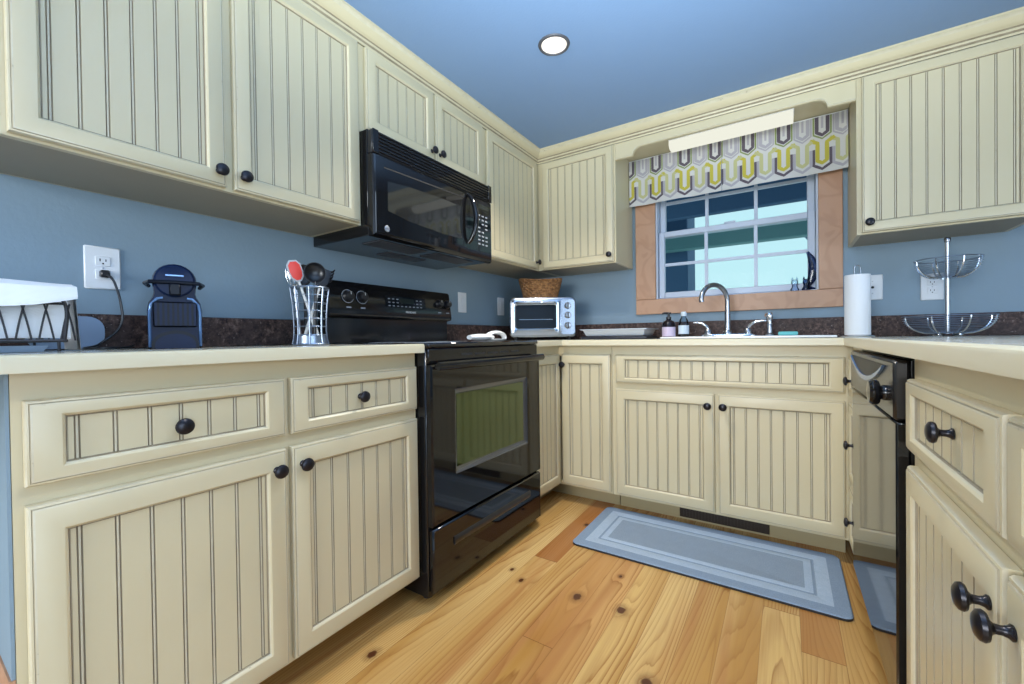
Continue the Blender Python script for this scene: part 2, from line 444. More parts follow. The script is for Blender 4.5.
m = MB(); m.prism([(.001, .0), (.016, 0), (.016, .095), (.010, .108), (.001, .112)], 'y', -2.6, .125, 'pine_trim'); struct('baseboard_left', m)

# crown moulding: profile (projection from the face frame, height)
FU = .324            # upper face-frame plane
CROWN = [(0, 2.070), (.006, 2.070), (.008, 2.078), (.005, 2.0815), (.011, 2.086), (.0125, 2.094), (.009, 2.098), (.013, 2.101), (.020, 2.104), (.030, 2.112), (.040, 2.126), (.046, 2.134), (.052, 2.1365), (.052, 2.1455), (0, 2.1455)]
CM = ['brown_glaze', 'cream_paint', 'brown_glaze', 'brown_glaze', 'cream_paint', 'brown_glaze', 'brown_glaze', 'cream_paint', 'cream_paint', 'cream_paint', 'rubbed_edge', 'rubbed_edge', 'cream_paint', 'cream_paint', 'cream_paint']
def crown(name, pts_a, pts_b):
    m = MB(); b0 = m.add(pts_a); b1 = m.add(pts_b); n = len(pts_a)
    for i in range(n):
        j = (i + 1) % n; m.face([b0 + i, b0 + j, b1 + j, b1 + i], CM[i])
    m.face([b0 + i for i in range(n)], 'cream_paint'); m.face([b1 + i for i in range(n)], 'cream_paint')
    return struct(name, m)
FB = B - .324
crown('trim_1', [(FU + .0008 + p, .118, z) for p, z in CROWN], [(FU + .0008 + p, FB - p - .0008, z) for p, z in CROWN])
crown('trim_2', [(FU + .0012 + p, FB - .0008 - p, z) for p, z in CROWN], [(2.53, FB - .0008 - p, z) for p, z in CROWN])

# ------------------------------------------------------------------ cabinet fronts
KNOB = None
def knob_mesh():
    global KNOB
    if KNOB is None:
        k = MB()
        k.lathe([(.0085, 0), (.009, .002), (.0065, .0045), (.0052, .009), (.0055, .015), (.009, .0185), (.0155, .0205), (.0172, .0235), (.0160, .0275), (.0115, .0305), (.005, .032), (.0005, .0323)], 'bronze_knob', axis='-y', n=20)
        KNOB = k.mesh('knob', Vector((0, 0, 0)))
    return KNOB
def put_knob(parent, x, y, z, extra=None):
    o = bpy.data.objects.new('knob', knob_mesh()); COL.objects.link(o); o.parent = parent
    p = Vector((x, y, z)); o.location = p - ORG[parent.name]; ORG[o.name] = p
    return o
def rect(x0, x1, z0, z1, i, y):
    return [(x0 + i, y, z0 + i), (x1 - i, y, z0 + i), (x1 - i, y, z1 - i), (x0 + i, y, z1 - i)]
def front(name, parent, x0, x1, z0, z1, yf, fw=.05, fh=None, knob=None, first=.013, pitch=.05):
    """a framed beadboard front in thing-local space: x across, -y outwards; yf is the plane of its back"""
    fh = fh or fw
    g = .0012
    m = MB()
    def rl(ix, iz, y): return [(x0 + ix, yf - g - y, z0 + iz), (x1 - ix, yf - g - y, z0 + iz), (x1 - ix, yf - g - y, z1 - iz), (x0 + ix, yf - g - y, z1 - iz)]
    t = FT
    lp = [rl(0, 0, 0), rl(0, 0, t - .008), rl(.0022, .0022, t - .0036), rl(.0050, .0050, t - .0026), rl(.0057, .0057, t - .0034), rl(.0068, .0068, t - .0010), rl(.0095, .0095, t),
          rl(fw - .0065, fh - .0065, t), rl(fw - .003, fh - .003, t - .0028), rl(fw - .0012, fh - .0012, t - .006), rl(fw, fh, t - .0105), rl(fw, fh, 0.001)]
    m.loops(lp, ['cream_paint', 'rubbed_edge', 'cream_paint', 'faint_glaze', 'faint_glaze', 'rubbed_edge', 'cream_paint', 'cream_paint', 'rubbed_edge', 'brown_glaze', 'cream_paint'])
    n = 4; a = len(m.v) - 4
    m.face([0, 3, a + 3, a], 'cream_paint'); m.face([0, a, a + 1, 1], 'cream_paint'); m.face([1, a + 1, a + 2, 2], 'cream_paint'); m.face([2, a + 2, a + 3, 3], 'cream_paint')
    d = part(name, m, parent)
    # beadboard panel
    p = MB(); a0, a1 = x0 + fw + .0004, x1 - fw - .0004; w = a1 - a0
    nb = max(1, round((w - 2 * first) / pitch)); xs = [a0 + first + (w - 2 * first) * i / nb for i in range(nb + 1)]
    y = yf - g - (t - .0095); prof = [(a0, y, 'brown_glaze'), (a0 + .0018, y, 'cream_paint')]
    for q in xs:
        prof += [(q - .0042, y, 'brown_glaze'), (q - .0028, y + .0030, 'brown_glaze'), (q - .0016, y + .0008, 'rubbed_edge'), (q + .0016, y + .0008, 'brown_glaze'), (q + .0028, y + .0030, 'brown_glaze'), (q + .0042, y, 'cream_paint')]
    prof += [(a1 - .0018, y, 'brown_glaze'), (a1, y, 'brown_glaze')]
    zz0, zz1 = z0 + fh + .0004, z1 - fh - .0004
    rows = [(zz0, zz0 + .0016, True), (zz0 + .0016, zz1 - .0016, False), (zz1 - .0016, zz1, True)]
    bs = []
    for zq in (zz0, zz0 + .0016, zz1 - .0016, zz1): bs.append(p.add([(q[0], q[1], zq) for q in prof]))
    for r_, (_, _, gl) in enumerate(rows):
        for i in range(len(prof) - 1):
            p.face([bs[r_] + i, bs[r_] + i + 1, bs[r_ + 1] + i + 1, bs[r_ + 1] + i], 'brown_glaze' if gl else prof[i][2])
    bk = [p.add([(q[0], yf - g - .0015, zq) for q in (prof[0], prof[-1])]) for zq in (zz0, zz1)]
    e = len(prof) - 1
    p.face([bk[0], bk[0] + 1, bk[1] + 1, bk[1]], 'cream_paint')
    p.face([bs[0] + i for i in range(len(prof))] + [bk[0] + 1, bk[0]], 'cream_paint'); p.face([bs[3] + i for i in range(len(prof))] + [bk[1] + 1, bk[1]], 'cream_paint')
    p.face([bs[0], bs[1], bs[2], bs[3], bk[1], bk[0]], 'cream_paint'); p.face([bs[0] + e, bs[1] + e, bs[2] + e, bs[3] + e, bk[1] + 1, bk[0] + 1], 'cream_paint')
    part('panel', p, d)
    if knob:
        kx, kz = knob
        inpanel = x0 + fw < kx < x1 - fw and z0 + fh < kz < z1 - fh
        put_knob(d, kx, yf - g - t + (.0095 if inpanel else 0) - .0003, kz)
    return d
def carcass(parent, x0, x1, z0, z1, depth, openings, toe=None, rec=.105, bottom=True, ff=.018, top=True):
    """box with a face frame whose front is at y=-depth; openings: (x0,x1,z0,z1) rectangles left open behind the fronts"""
    m = MB(); t = .016; yb = -.002; f = -depth
    m.box(x0, x0 + t, f + ff, yb, z0, z1, 'cream_paint'); m.box(x1 - t, x1, f + ff, yb, z0, z1, 'cream_paint')
    m.box(x0 + t, x1 - t, yb - .008, yb, z0, z1, 'cream_paint')
    if bottom: m.box(x0 + t, x1 - t, f + ff, yb - .008, z0, z0 + t, 'underside_shaded' if z0 > 1 else 'cream_paint')
    if top: m.box(x0 + t, x1 - t, f + ff, yb - .008, z1 - t, z1, 'cream_paint')
    xs = sorted({x0, x1} | {o[0] for o in openings} | {o[1] for o in openings}); zs = sorted({z0, z1} | {o[2] for o in openings} | {o[3] for o in openings})
    def hole(cx, cz): return any(o[0] < cx < o[1] and o[2] < cz < o[3] for o in openings)
    for i in range(len(xs) - 1):
        for j in range(len(zs) - 1):
            if not hole((xs[i] + xs[i + 1]) / 2, (zs[j] + zs[j + 1]) / 2): m.box(xs[i], xs[i + 1], f, f + ff, zs[j], zs[j + 1], 'cream_paint')
    o = part('body', m, parent)
    if toe:
        k = MB(); k.box(x0 + .002, x1 - .002, f + rec, f + rec + .015, .001, z0 - .001, 'toe_shaded'); part('toe_kick', k, parent)
    return o
ZD0, ZD1, ZW0, ZW1 = .108, .6585, .6915, .837
DB = XD - FT - .0012   # base carcass depth
UB, UT = 1.372, 2.0695
ZB0, ZB1 = 1.378, 2.0636

# base cabinet left of the stove (local x = world y)
t = thing('base_cabinet', 'cream base cabinet with two drawers over two doors, left of the black stove', 'cabinet', (0, 0, 0), PI / 2)
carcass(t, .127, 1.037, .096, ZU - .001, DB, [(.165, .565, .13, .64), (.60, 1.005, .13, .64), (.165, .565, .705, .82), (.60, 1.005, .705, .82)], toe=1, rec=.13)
m = MB(); m.box(.1215, .1262, -.606, -.06, .37, ZU - .001, 'wall_paint'); m.box(.119, .1262, -.606, -.06, .001, .369, 'pine_trim'); part('end_panel', m, t)
front('drawer', t, .1395, .577, ZW0, ZW1, -DB, .05, .033, (.357, .757)); front('drawer', t, .590, 1.030, ZW0, ZW1, -DB, .05, .033, (.803, .763))
front('door', t, .1395, .577, ZD0, ZD1, -DB, .05, .055, (.549, .611)); front('door', t, .590, 1.030, ZD0, ZD1, -DB, .05, .055, (.616, .611))

# corner base cabinet with a folding pair of doors
t = thing('corner_cabinet', 'cream corner base cabinet with folding narrow doors between stove and sink cabinet', 'cabinet')
m = MB(); yy = 1.812; xx = .921
def wallbox(x0, x1, y0, y1): m.box(x0, x1, y0, y1, .096, ZU - .001, 'cream_paint')
wallbox(.002, DB, yy, yy + .012); wallbox(.002, .010, yy + .012, B - .002); wallbox(.010, xx, B - .010, B - .002); wallbox(xx - .012, xx, YD + FT + .0012, B - .010)
m.box(.010, DB, yy + .012, B - .010, .096, .108, 'cream_paint'); m.box(DB, xx - .012, B - DB, B - .010, .096, .108, 'cream_paint')
m.box(DB - .016, DB, yy + .012, YD + FT, .825, ZU - .001, 'cream_paint'); m.box(DB - .016, xx - .012, YD + FT + .0012, YD + FT + .018, .825, ZU - .001, 'cream_paint'); m.box(DB - .04, DB, YD - .03, YD + FT + .04, .108, .825, 'cream_paint')
part('body', m, t)
m = MB(); m.box(DB - .12, DB - .106, yy, YD + FT + .12, .001, .095, 'toe_shaded'); m.box(DB - .106, xx, YD + FT + .106, YD + FT + .12, .001, .095, 'toe_shaded'); part('toe_kick', m, t)
d = front('door', t, .6325, .9173, ZD0, .838, -.0, .048, .055)
# fronts are built against y=0; move to the window-wall plane
def shift(o, dx, dy):
    o.location.x += dx; o.location.y += dy
shift(d, 0, YD + FT + .0012)
put_knob(d, .648, -FT - .0015, .779)
# the leaf on the stove side: build in a turned frame, then map
def turned_front(name, parent, y0, y1, z0, z1, xplane, fw, fh):
    before = set(bpy.data.objects)
    d = front(name, parent, y0, y1, z0, z1, 0, fw, fh)
    for o in set(bpy.data.objects) - before:
        for v in o.data.vertices:
            x, y, z = v.co; v.co = (-y, x, z)
        o.data.update()
    for o in set(bpy.data.objects) - before:
        x, y, z = o.location; o.location = (-y, x, z)
    d.location.x += xplane
    return d
turned_front('door', t, 1.818, 2.1238, ZD0, .838, DB, .048, .055)

# sink base
t = thing('sink_cabinet', 'wide cream base cabinet under the window with false drawer and two doors', 'cabinet', (0, B, 0), 0)
DBk = B - YD - FT - .0012
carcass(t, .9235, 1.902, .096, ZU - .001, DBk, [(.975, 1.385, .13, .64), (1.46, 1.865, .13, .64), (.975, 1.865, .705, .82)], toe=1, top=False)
front('drawer', t, .9461, 1.891, ZW0, ZW1, -DBk, .053, .028)
front('door', t, .9461, 1.4142, ZD0, ZD1, -DBk, .05, .055, (1.388, .604)); front('door', t, 1.430, 1.891, ZD0, ZD1, -DBk, .05, .055, (1.452, .604))
# heating register in the toe kick
v = MB(); yv = YD + FT + .0012 + .105
v.box(1.235, 1.625, yv - .008, yv - .001, .012, .078, 'vent_brown', .002)
for i in range(26): v.box(1.247 + i * .0142, 1.2545 + i * .0142, yv - .0105, yv - .008, .02, .07, 'vent_brown')
single('toe_kick_vent', v, 'dark brown heating register set in the toe kick below the sink doors', 'vent')

# narrow drawer stack in the far right corner (faces -x)
DR = .62
t = thing('drawer_cabinet', 'narrow cream three-drawer cabinet between sink cabinet and dishwasher', 'cabinet', (XR + FT + .0012 + DR, 0, 0), -PI / 2)
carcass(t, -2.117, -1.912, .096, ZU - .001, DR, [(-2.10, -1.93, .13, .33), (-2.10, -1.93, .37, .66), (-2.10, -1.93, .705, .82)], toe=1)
front('drawer', t, -2.105, -1.920, ZW0, ZW1, -DR, .04, .033, (-2.03, .75)); front('drawer', t, -2.105, -1.920, .352, ZD1, -DR, .04, .04, (-2.03, .505)); front('drawer', t, -2.105, -1.920, ZD0, .332, -DR, .04, .04, (-2.03, .21))
m = MB(); m.prism([(-2.165, -DR - .0150), (-2.149, -DR - .0150), (-2.149, -DR), (-2.1175, -DR), (-2.1175, -DR + .014), (-2.165, -DR + .014)], 'z', .096, ZU - .001, 'cream_paint'); part('filler_strip', m, t)
# base cabinet nearest the camera on the right
t = thing('base_cabinet', 'cream base cabinet with two drawers over two doors, beside the dishwasher', 'cabinet', (XR + FT + .0012 + DR, 0, 0), -PI / 2)
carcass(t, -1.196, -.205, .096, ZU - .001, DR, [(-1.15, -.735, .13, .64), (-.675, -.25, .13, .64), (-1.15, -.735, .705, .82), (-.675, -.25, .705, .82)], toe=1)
front('drawer', t, -1.168, -.713, ZW0, ZW1, -DR, .05, .033, (-.905, .776)); front('drawer', t, -.699, -.235, ZW0, ZW1, -DR, .05, .033, (-.46, .764))
front('door', t, -1.168, -.713, ZD0, ZD1, -DR, .05, .055, (-.738, .603)); front('door', t, -.699, -.235, ZD0, ZD1, -DR, .05, .055, (-.672, .605))

# upper cabinets
DU = FU
t = thing('upper_cabinet', 'large cream double-door wall cabinet above the coffee machine', 'cabinet', (0, 0, 0), PI / 2)
carcass(t, .132, 1.0420, UB, UT, DU, [(.185, .555, 1.41, 2.03), (.615, 1.01, 1.41, 2.03)])
front('door', t, .1652, .573, ZB0, ZB1, -DU, .049, .047, (.552, 1.417)); front('door', t, .5955, 1.0304, ZB0, ZB1, -DU, .049, .047, (.6165, 1.417))
t = thing('upper_cabinet', 'short cream double-door wall cabinet directly above the black microwave', 'cabinet', (0, 0, 0), PI / 2)
carcass(t, 1.0432, 1.8268, 1.7375, UT, DU, [(1.085, 1.42, 1.77, 2.03), (1.47, 1.79, 1.77, 2.03)])
front('door', t, 1.0648, 1.4385, 1.7483, ZB1, -DU, .049, .047, (1.4175, 1.788)); front('door', t, 1.4500, 1.8112, 1.7483, ZB1, -DU, .049, .047, (1.471, 1.788))
t = thing('upper_cabinet', 'cream single-door wall cabinet right of the microwave, running into the corner', 'cabinet', (0, 0, 0), PI / 2)
carcass(t, 1.828, B - .003, UB, UT, DU, [(1.88, 2.36, 1.41, 2.03)])
front('door', t, 1.8543, 2.392, ZB0, ZB1, -DU, .049, .047, (2.370, 1.417))
t = thing('upper_cabinet', 'cream single-door wall cabinet above the toaster oven, left of the window', 'cabinet', (0, B, 0), 0)
carcass(t, FU + .001, .8533, UB, UT, DU, [(.39, .82, 1.41, 2.03)])
front('door', t, .3660, .8440, ZB0, ZB1, -DU, .049, .047, (.8215, 1.417))
t = thing('upper_cabinet', 'cream single-door wall cabinet right of the window, above the wire basket stand', 'cabinet', (0, B, 0), 0)
carcass(t, 1.963, 2.518, UB, UT, DU, [(2.01, 2.47, 1.41, 2.03)])
front('door', t, 1.980, 2.497, ZB0, ZB1, -DU, .049, .047, (2.003, 1.417))
# arched board joining the two cabinets over the window
def arch_pts():
    x0, x1 = .8545, 1.9618; zb, za = 1.975, 2.020
    p = [(x0, UT), (x0, zb)]
    e = .098
    p += [(x0 + e, zb)]
    for i in range(0, 9):
        a = i / 8 * PI / 2; p.append((x0 + e + .008 + .045 * math.sin(a) , zb + .004 + (za - zb - .004) * (1 - math.cos(a))) if False else (x0 + e + .004 + .05 * (1 - math.cos(a)), zb + .003 + (za - zb - .003) * math.sin(a)))
    q = [(x0 + x1 - a, b) for a, b in p[::-1]]
    return p + q
m = MB(); ap = arch_pts(); m.prism(ap, 'y', B - DU + .0005, B - DU + .0185, 'cream_paint')
bd = single('arched_board', m, 'cream arched fascia board spanning above the window between wall cabinets', 'board')
m = MB(); m.box(.8545, 1.9618, B - DU + .019, B - .003, 2.056, 2.066, 'cream_paint'); part('soffit', m, bd)
m = MB(); yb = B - DU
m.tube([(x, yb - .0022, z + .006) for x, z in ap[1:-1]], .0025, 'rubbed_edge', 6); part('bead', m, bd)

# ------------------------------------------------------------------ worktops
def edge_band(m, pts):
    pass
t = thing('countertop', 'worktop with cream edge left of the stove, holding the coffee machine', 'countertop')
m = MB(); m.box(.001, .615, -.42, 1.041, ZU, ZC, 'counter_top'); part('top', m, t)
m = MB(); m.prism([(.6154, ZU), (.6545, ZU), (.6545, ZC - .006), (.6528, ZC - .002), (.6485, ZC), (.6154, ZC)], 'y', -.42, 1.041, 'counter_edge'); part('edge_band', m, t)
m = MB(); m.box(.0012, .020, -.42, 1.041, ZC + .0005, 1.017, 'brown_laminate', .002); part('backsplash', m, t)
t = thing('countertop', 'L-shaped worktop with cream edge around the sink and over the dishwasher', 'countertop')
CE = 1.884; CY = 2.102; SX0, SX1, SY0, SY1 = 1.17, 1.86, 2.22, 2.63
m = MB(); YF = CY + .039; XF = CE + .039
m.box(.001, .615, 1.8085, YF, ZU, ZC, 'counter_top')
for a in ((.001, SX0, YF, B - .001), (SX1, 2.56, YF, B - .001), (SX0, SX1, YF, SY0, ), (SX0, SX1, SY1, B - .001)): m.box(*a, ZU, ZC, 'counter_top')
m.box(XF, 2.56, .19, YF, ZU, ZC, 'counter_top'); part('top', m, t)
m = MB()
pr = [(0, ZU), (.039, ZU), (.039, ZC), (.006, ZC), (.0017, ZC - .002), (0, ZC - .006)]
m.prism([(CY + a, z) for a, z in pr], 'x', .6535, CE + .0002, 'counter_edge')
m.loops([[(CE + a, .19, z) for a, z in pr], [(CE + a, CY + a, z) for a, z in pr]], 'counter_edge', cap0='counter_edge', cap1='counter_edge')
m.prism([(.6545 - a, z) for a, z in pr], 'y', 1.8085, CY + .001, 'counter_edge')
part('edge_band', m, t)
m = MB(); m.box(.0012, .020, 1.8085, B - .021, ZC + .0005, 1.017, 'brown_laminate', .002); m.box(.0012, 2.56, B - .020, B - .0012, ZC + .0005, 1.017, 'brown_laminate', .002); part('backsplash', m, t)

# ------------------------------------------------------------------ window
w = MB()
w.box(WX0 - .0115, WX0 + .012, B - .002, B + .139, WZ0 - .0115, WZ1 + .0115, 'vinyl_backlit'); w.box(WX1 - .012, WX1 + .0115, B - .002, B + .139, WZ0 - .0115, WZ1 + .0115, 'vinyl_backlit')
w.box(WX0 + .012, WX1 - .012, B - .002, B + .139, WZ1 - .012, WZ1 + .0115, 'vinyl_backlit'); w.box(WX0 + .012, WX1 - .012, B - .002, B + .139, WZ0 - .0115, WZ0 + .004, 'vinyl_backlit')
win = struct('window_1', w)
def casing(x0, x1, z0, z1):
    c = MB(); c.box(x0, x1, B - .021, B - .0022, z0, z1, 'pine_trim', .002); part('casing', c, win)
casing(.878, WX0 + .003, 1.166, 2.06); casing(WX1 - .003, 1.9415, 1.166, 2.06); casing(.878, 1.9415, 1.0705, 1.165); casing(WX0 + .004, WX1 - .004, 1.985, 2.06)
def sash(z0, z1, y, nz, bot):
    s = MB(); a0, a1 = WX0 + .014, WX1 - .014; fr = .034
    s.box(a0, a0 + fr, y, y + .03, z0, z1, 'vinyl_backlit', .003); s.box(a1 - fr, a1, y, y + .03, z0, z1, 'vinyl_backlit', .003)
    s.box(a0 + fr, a1 - fr, y, y + .03, z0, z0 + bot, 'vinyl_backlit', .003); s.box(a0 + fr, a1 - fr, y, y + .03, z1 - .034, z1, 'vinyl_backlit', .003)
    o = part('sash', s, win)
    g = MB(); xs = [a0 + fr, 1.2905, 1.5515, a1 - fr]
    for x in xs[1:3]: g.box(x - .009, x + .009, y + .008, y + .022, z0 + bot, z1 - .034, 'vinyl_backlit')
    for k in range(1, nz):
        zz = z0 + bot + (z1 - .034 - z0 - bot) * k / nz
        for q in range(3): g.box(xs[q] + (.009 if q else 0), xs[q + 1] - (.009 if q < 2 else 0), y + .008, y + .022, zz - .009, zz + .009, 'vinyl_backlit')
    part('muntin_bars', g, o)
    p = MB(); p.box(a0 + fr - .004, a1 - fr + .004, y + .0235, y + .0265, z0 + bot - .004, z1 - .030, 'pane_glass'); part('pane', p, o)
sash(1.172, 1.592, B + .028, 2, .036); sash(1.560, 2.004, B + .066, 2, .034)
lk = MB(); lk.box(1.39, 1.45, B + .0265, B + .052, 1.5925, 1.602, 'vinyl_backlit', .002); part('sash_lock', lk, win)

# ------------------------------------------------------------------ beyond the window
pv = thing('porch', 'covered porch outside the window with dark roof edge, blue-green beam and dark post', 'porch', (0, 0, 0))
m = MB(); m.box(-1.5, 4.2, 4.42, 4.50, 2.095, 2.55, 'exterior_beam', .01); m.box(-1.5, 4.2, 3.0, 4.42, 2.46, 2.50, 'exterior_beam'); part('roof_edge', m, pv)
m = MB(); m.box(-1.5, 4.2, 4.505, 4.62, 1.80, 1.985, 'exterior_roof', .008); m.box(-1.5, 4.2, 4.50, 4.64, 1.952, 1.972, 'exterior_beam'); part('beam', m, pv)
for x in (.38, 2.02):
    m = MB(); m.box(x, x + .465, 4.66, 5.1, -.6, 2.40, 'exterior_beam', .01); part('post', m, pv)
m = MB(); m.loops([[(1.72, y, 1.985), (1.80, y, 1.985), (2.019, y, 1.70), (2.019, y, 1.60)] for y in (4.66, 4.74)], 'exterior_beam', cap0='exterior_beam', cap1='exterior_beam'); part('brace', m, pv)
m = MB()
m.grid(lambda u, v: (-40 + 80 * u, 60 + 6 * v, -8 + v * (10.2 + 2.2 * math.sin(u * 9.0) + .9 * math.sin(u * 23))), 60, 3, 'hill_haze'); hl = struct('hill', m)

# ------------------------------------------------------------------ curtain valance, lamp
t = thing('window_valance', 'short curtain valance with grey and yellow linked U pattern over the window', 'curtain')
VY = B - .075
def valance_panel(x0, x1):
    m = MB(); z0, z1 = 1.758, 2.043
    def yw(x, z): return VY + .006 * math.sin((x - x0) * 19) * (1 - (z - z0) / (z1 - z0) * .5) + .003 * math.sin(x * 47)
    nx = 60
    def surf(x, z, d=0): return (x, yw(x, z) - d, z)
    m.grid(lambda u, v: surf(x0 + (x1 - x0) * u, z0 + (z1 - z0) * v, .0012), nx, 8, 'fabric_ground')
    m.grid(lambda u, v: surf(x0 + (x1 - x0) * u, z0 + (z1 - z0) * v, -.0012), nx, 8, 'fabric_ground')
    for u in (x0, x1):
        m.loops([[surf(u, z0 + (z1 - z0) * v / 8, .0012) for v in range(9)], [surf(u, z0 + (z1 - z0) * v / 8, -.0012) for v in range(9)]], 'fabric_ground', closed=False)
    m.loops([[surf(x0 + (x1 - x0) * v / nx, z0, .0012) for v in range(nx + 1)], [surf(x0 + (x1 - x0) * v / nx, z0, -.0012) for v in range(nx + 1)]], 'fabric_ground', closed=False)
    def stroke(cx, pts, w, mat, lift):
        dense = []
        for (a, b), (c, d) in zip(pts[:-1], pts[1:]):
            n = max(1, int(math.hypot(c - a, d - b) / .012))
            for i in range(n): dense.append((a + (c - a) * i / n, b + (d - b) * i / n))
        dense.append(pts[-1])
        pl = []
        for i, (a, b) in enumerate(dense):
            pa, pb = dense[max(i - 1, 0)], dense[min(i + 1, len(dense) - 1)]
            tx, tz = pb[0] - pa[0], pb[1] - pa[1]; l = math.hypot(tx, tz) or 1; nx_, nz_ = -tz / l, tx / l
            l2 = w / 2
            pl.append(((cx + a + nx_ * l2, z0 + b + nz_ * l2), (cx + a - nx_ * l2, z0 + b - nz_ * l2)))
        def clip(p): return (min(max(p[0], x0), x1), min(max(p[1], z0), z1))
        for (p, q), (p2, q2) in zip(pl[:-1], pl[1:]):
            quad = [clip(p), clip(q), clip(q2), clip(p2)]
            if max(a for a, _ in quad) - min(a for a, _ in quad) < 1e-4 or max(b for _, b in quad) - min(b for _, b in quad) < 1e-4: continue
            b0 = m.add([surf(a, b, .0012 + lift) for a, b in quad]); m.face([b0, b0 + 1, b0 + 2, b0 + 3], mat)
    P = .1655
    for k in range(-4, 12):
        for half, (dk, yl, gr, lg) in ((0, ('fabric_plum', 'fabric_yellow', 'fabric_green', 'fabric_lilac')), (.5, ('fabric_lilac', 'fabric_pale_yellow', 'fabric_lilac', 'fabric_lilac'))):
            cx = 1.027 + (k + half) * P
            if cx < x0 - .07 or cx > x1 + .07: continue
            stroke(cx, [(-.036, .122), (-.036, .042), (0, .018), (.036, .042), (.036, .122)], .0135, dk, .0004)
            stroke(cx, [(-.052, .172), (-.0195, .152), (-.0195, .062), (0, .048), (.0195, .062), (.0195, .152), (.052, .172)], .0180, yl, .0007)
            stroke(cx, [(-.036, .285), (-.036, .196), (0, .172), (.036, .196), (.036, .285)], .008, gr, .0004)
            stroke(cx, [(-.0225, .285), (-.0225, .206), (0, .190), (.0225, .206), (.0225, .285)], .0160, dk, .0007)
            stroke(cx, [(0, .285), (0, .225)], .010, lg, .0005)
    part('fabric_panel', m, t)
valance_panel(.8575, 1.3905); valance_panel(1.3925, 1.9585)
m = MB(); m.tube([(.8555, VY + .012, 2.046), (1.9605, VY + .012, 2.046)], .007, 'fixture_body', 8); part('rod', m, t)
t = thing('tube_light', 'long white fluorescent tube light behind the arched board over the sink', 'lamp')
m = MB(); m.box(1.137, 1.735, 2.50, 2.60, 2.040, 2.0552, 'fixture_body', .004); part('housing', m, t)
m = MB()
pf = [(2.503, 2.0395), (2.503, 2.015), (2.512, 2.003), (2.530, 1.998), (2.570, 1.998), (2.588, 2.003), (2.597, 2.015), (2.597, 2.0395)]
m.loops([[(x, y, z) for y, z in pf] for x in (1.141, 1.731)], 'tube_diffuser', cap0='fixture_body', cap1='fixture_body'); part('diffuser', m, t)
# recessed ceiling light
t = thing('recessed_light', 'round lit recessed downlight in the blue ceiling', 'lamp', (.894, 1.572, CEIL), 0)
m = MB(); m.lathe([(.052, -.0012), (.052, -.004), (.056, -.008), (.063, -.006), (.066, -.0012)], 'filter_grey', n=40, closed=True); part('trim_ring', m, t)
m = MB(); m.lathe([(.0005, -.0065), (.030, -.006), (.0515, -.0035), (.0515, -.0012), (.0005, -.0012)], 'lamp_warm', n=40); part('lens', m, t)

# ------------------------------------------------------------------ stove (local x along the wall, -y outwards)
t = thing('stove', 'black electric range with glossy oven door and raised back control panel', 'stove', (0, 1.4245, 0), PI / 2)
H = .3805
m = MB(); m.box(-H, H, -.652, -.025, .03, .898, 'black_enamel', .004)
for sx in (-1, 1):
    for y in (-.60, -.08): m.lathe([(.018, .0012), (.018, .03)], 'foot_rubber', (sx * .33, y, 0), n=12)
part('body', m, t)
m = MB(); m.box(-H, H, -.668, -.026, .8985, .918, 'glass_cooktop', .005); part('cooktop', m, t)
for bx, by, br in ((-.19, -.50, .105), (.19, -.50, .08), (-.19, -.24, .08), (.19, -.24, .105)):
    q = MB(); q.lathe([(br - .003, .9182), (br - .003, .9188), (br, .9188), (br, .9182)], 'key_print', (bx, by, 0), n=40, closed=True); part('burner_ring', q, t)
# vent strip between cooktop and door
m = MB(); m.box(-H + .004, H - .004, -.664, -.6525, .845, .8975, 'black_enamel', .003)
for i in range(5): m.box(-.20 + i * .085, -.135 + i * .085, -.6652, -.664, .868, .876, 'slot_dark')
part('vent_strip', m, t)
# oven door
m = MB()
def zr(x, z0, z1, y): return [(-x, y, z0), (x, y, z0), (x, y, z1), (-x, y, z1)]
m.loops([zr(H - .004, .281, .842, -.6525), zr(H - .004, .281, .842, -.671), zr(H - .010, .287, .836, -.677), zr(.256, .436, .748, -.677)], 'black_gloss', cap0='black_gloss')
m.loops([zr(.256, .436, .748, -.677), zr(.236, .456, .728, -.664)], 'window_border'); m.face([len(m.v) - 4 + i for i in range(4)], 'black_matte'); door = part('oven_door', m, t)
m = MB(); m.box(-.2355, .2355, -.6660, -.6642, .4565, .7275, 'oven_glass'); part('window', m, door)
m = MB()
hp = [(-.366 + .732 * i / 24, -.701 - .010 * math.sin(PI * i / 24), .838) for i in range(25)]
m.tube(hp, .0150, 'black_gloss', 12, sx=.75)
for sx in (-1, 1): m.box(sx * .352 - .012, sx * .352 + .012, -.704, -.6775, .827, .841, 'black_gloss', .003)
part('handle', m, door)
m = MB(); m.box(-H + .004, H - .004, -.676, -.6525, .048, .272, 'black_gloss', .006)
m.prism([(-.6762, .180), (-.6815, .187), (-.6815, .205), (-.6762, .212)], 'x', -.27, .27, 'black_plastic'); part('storage_drawer', m, t)
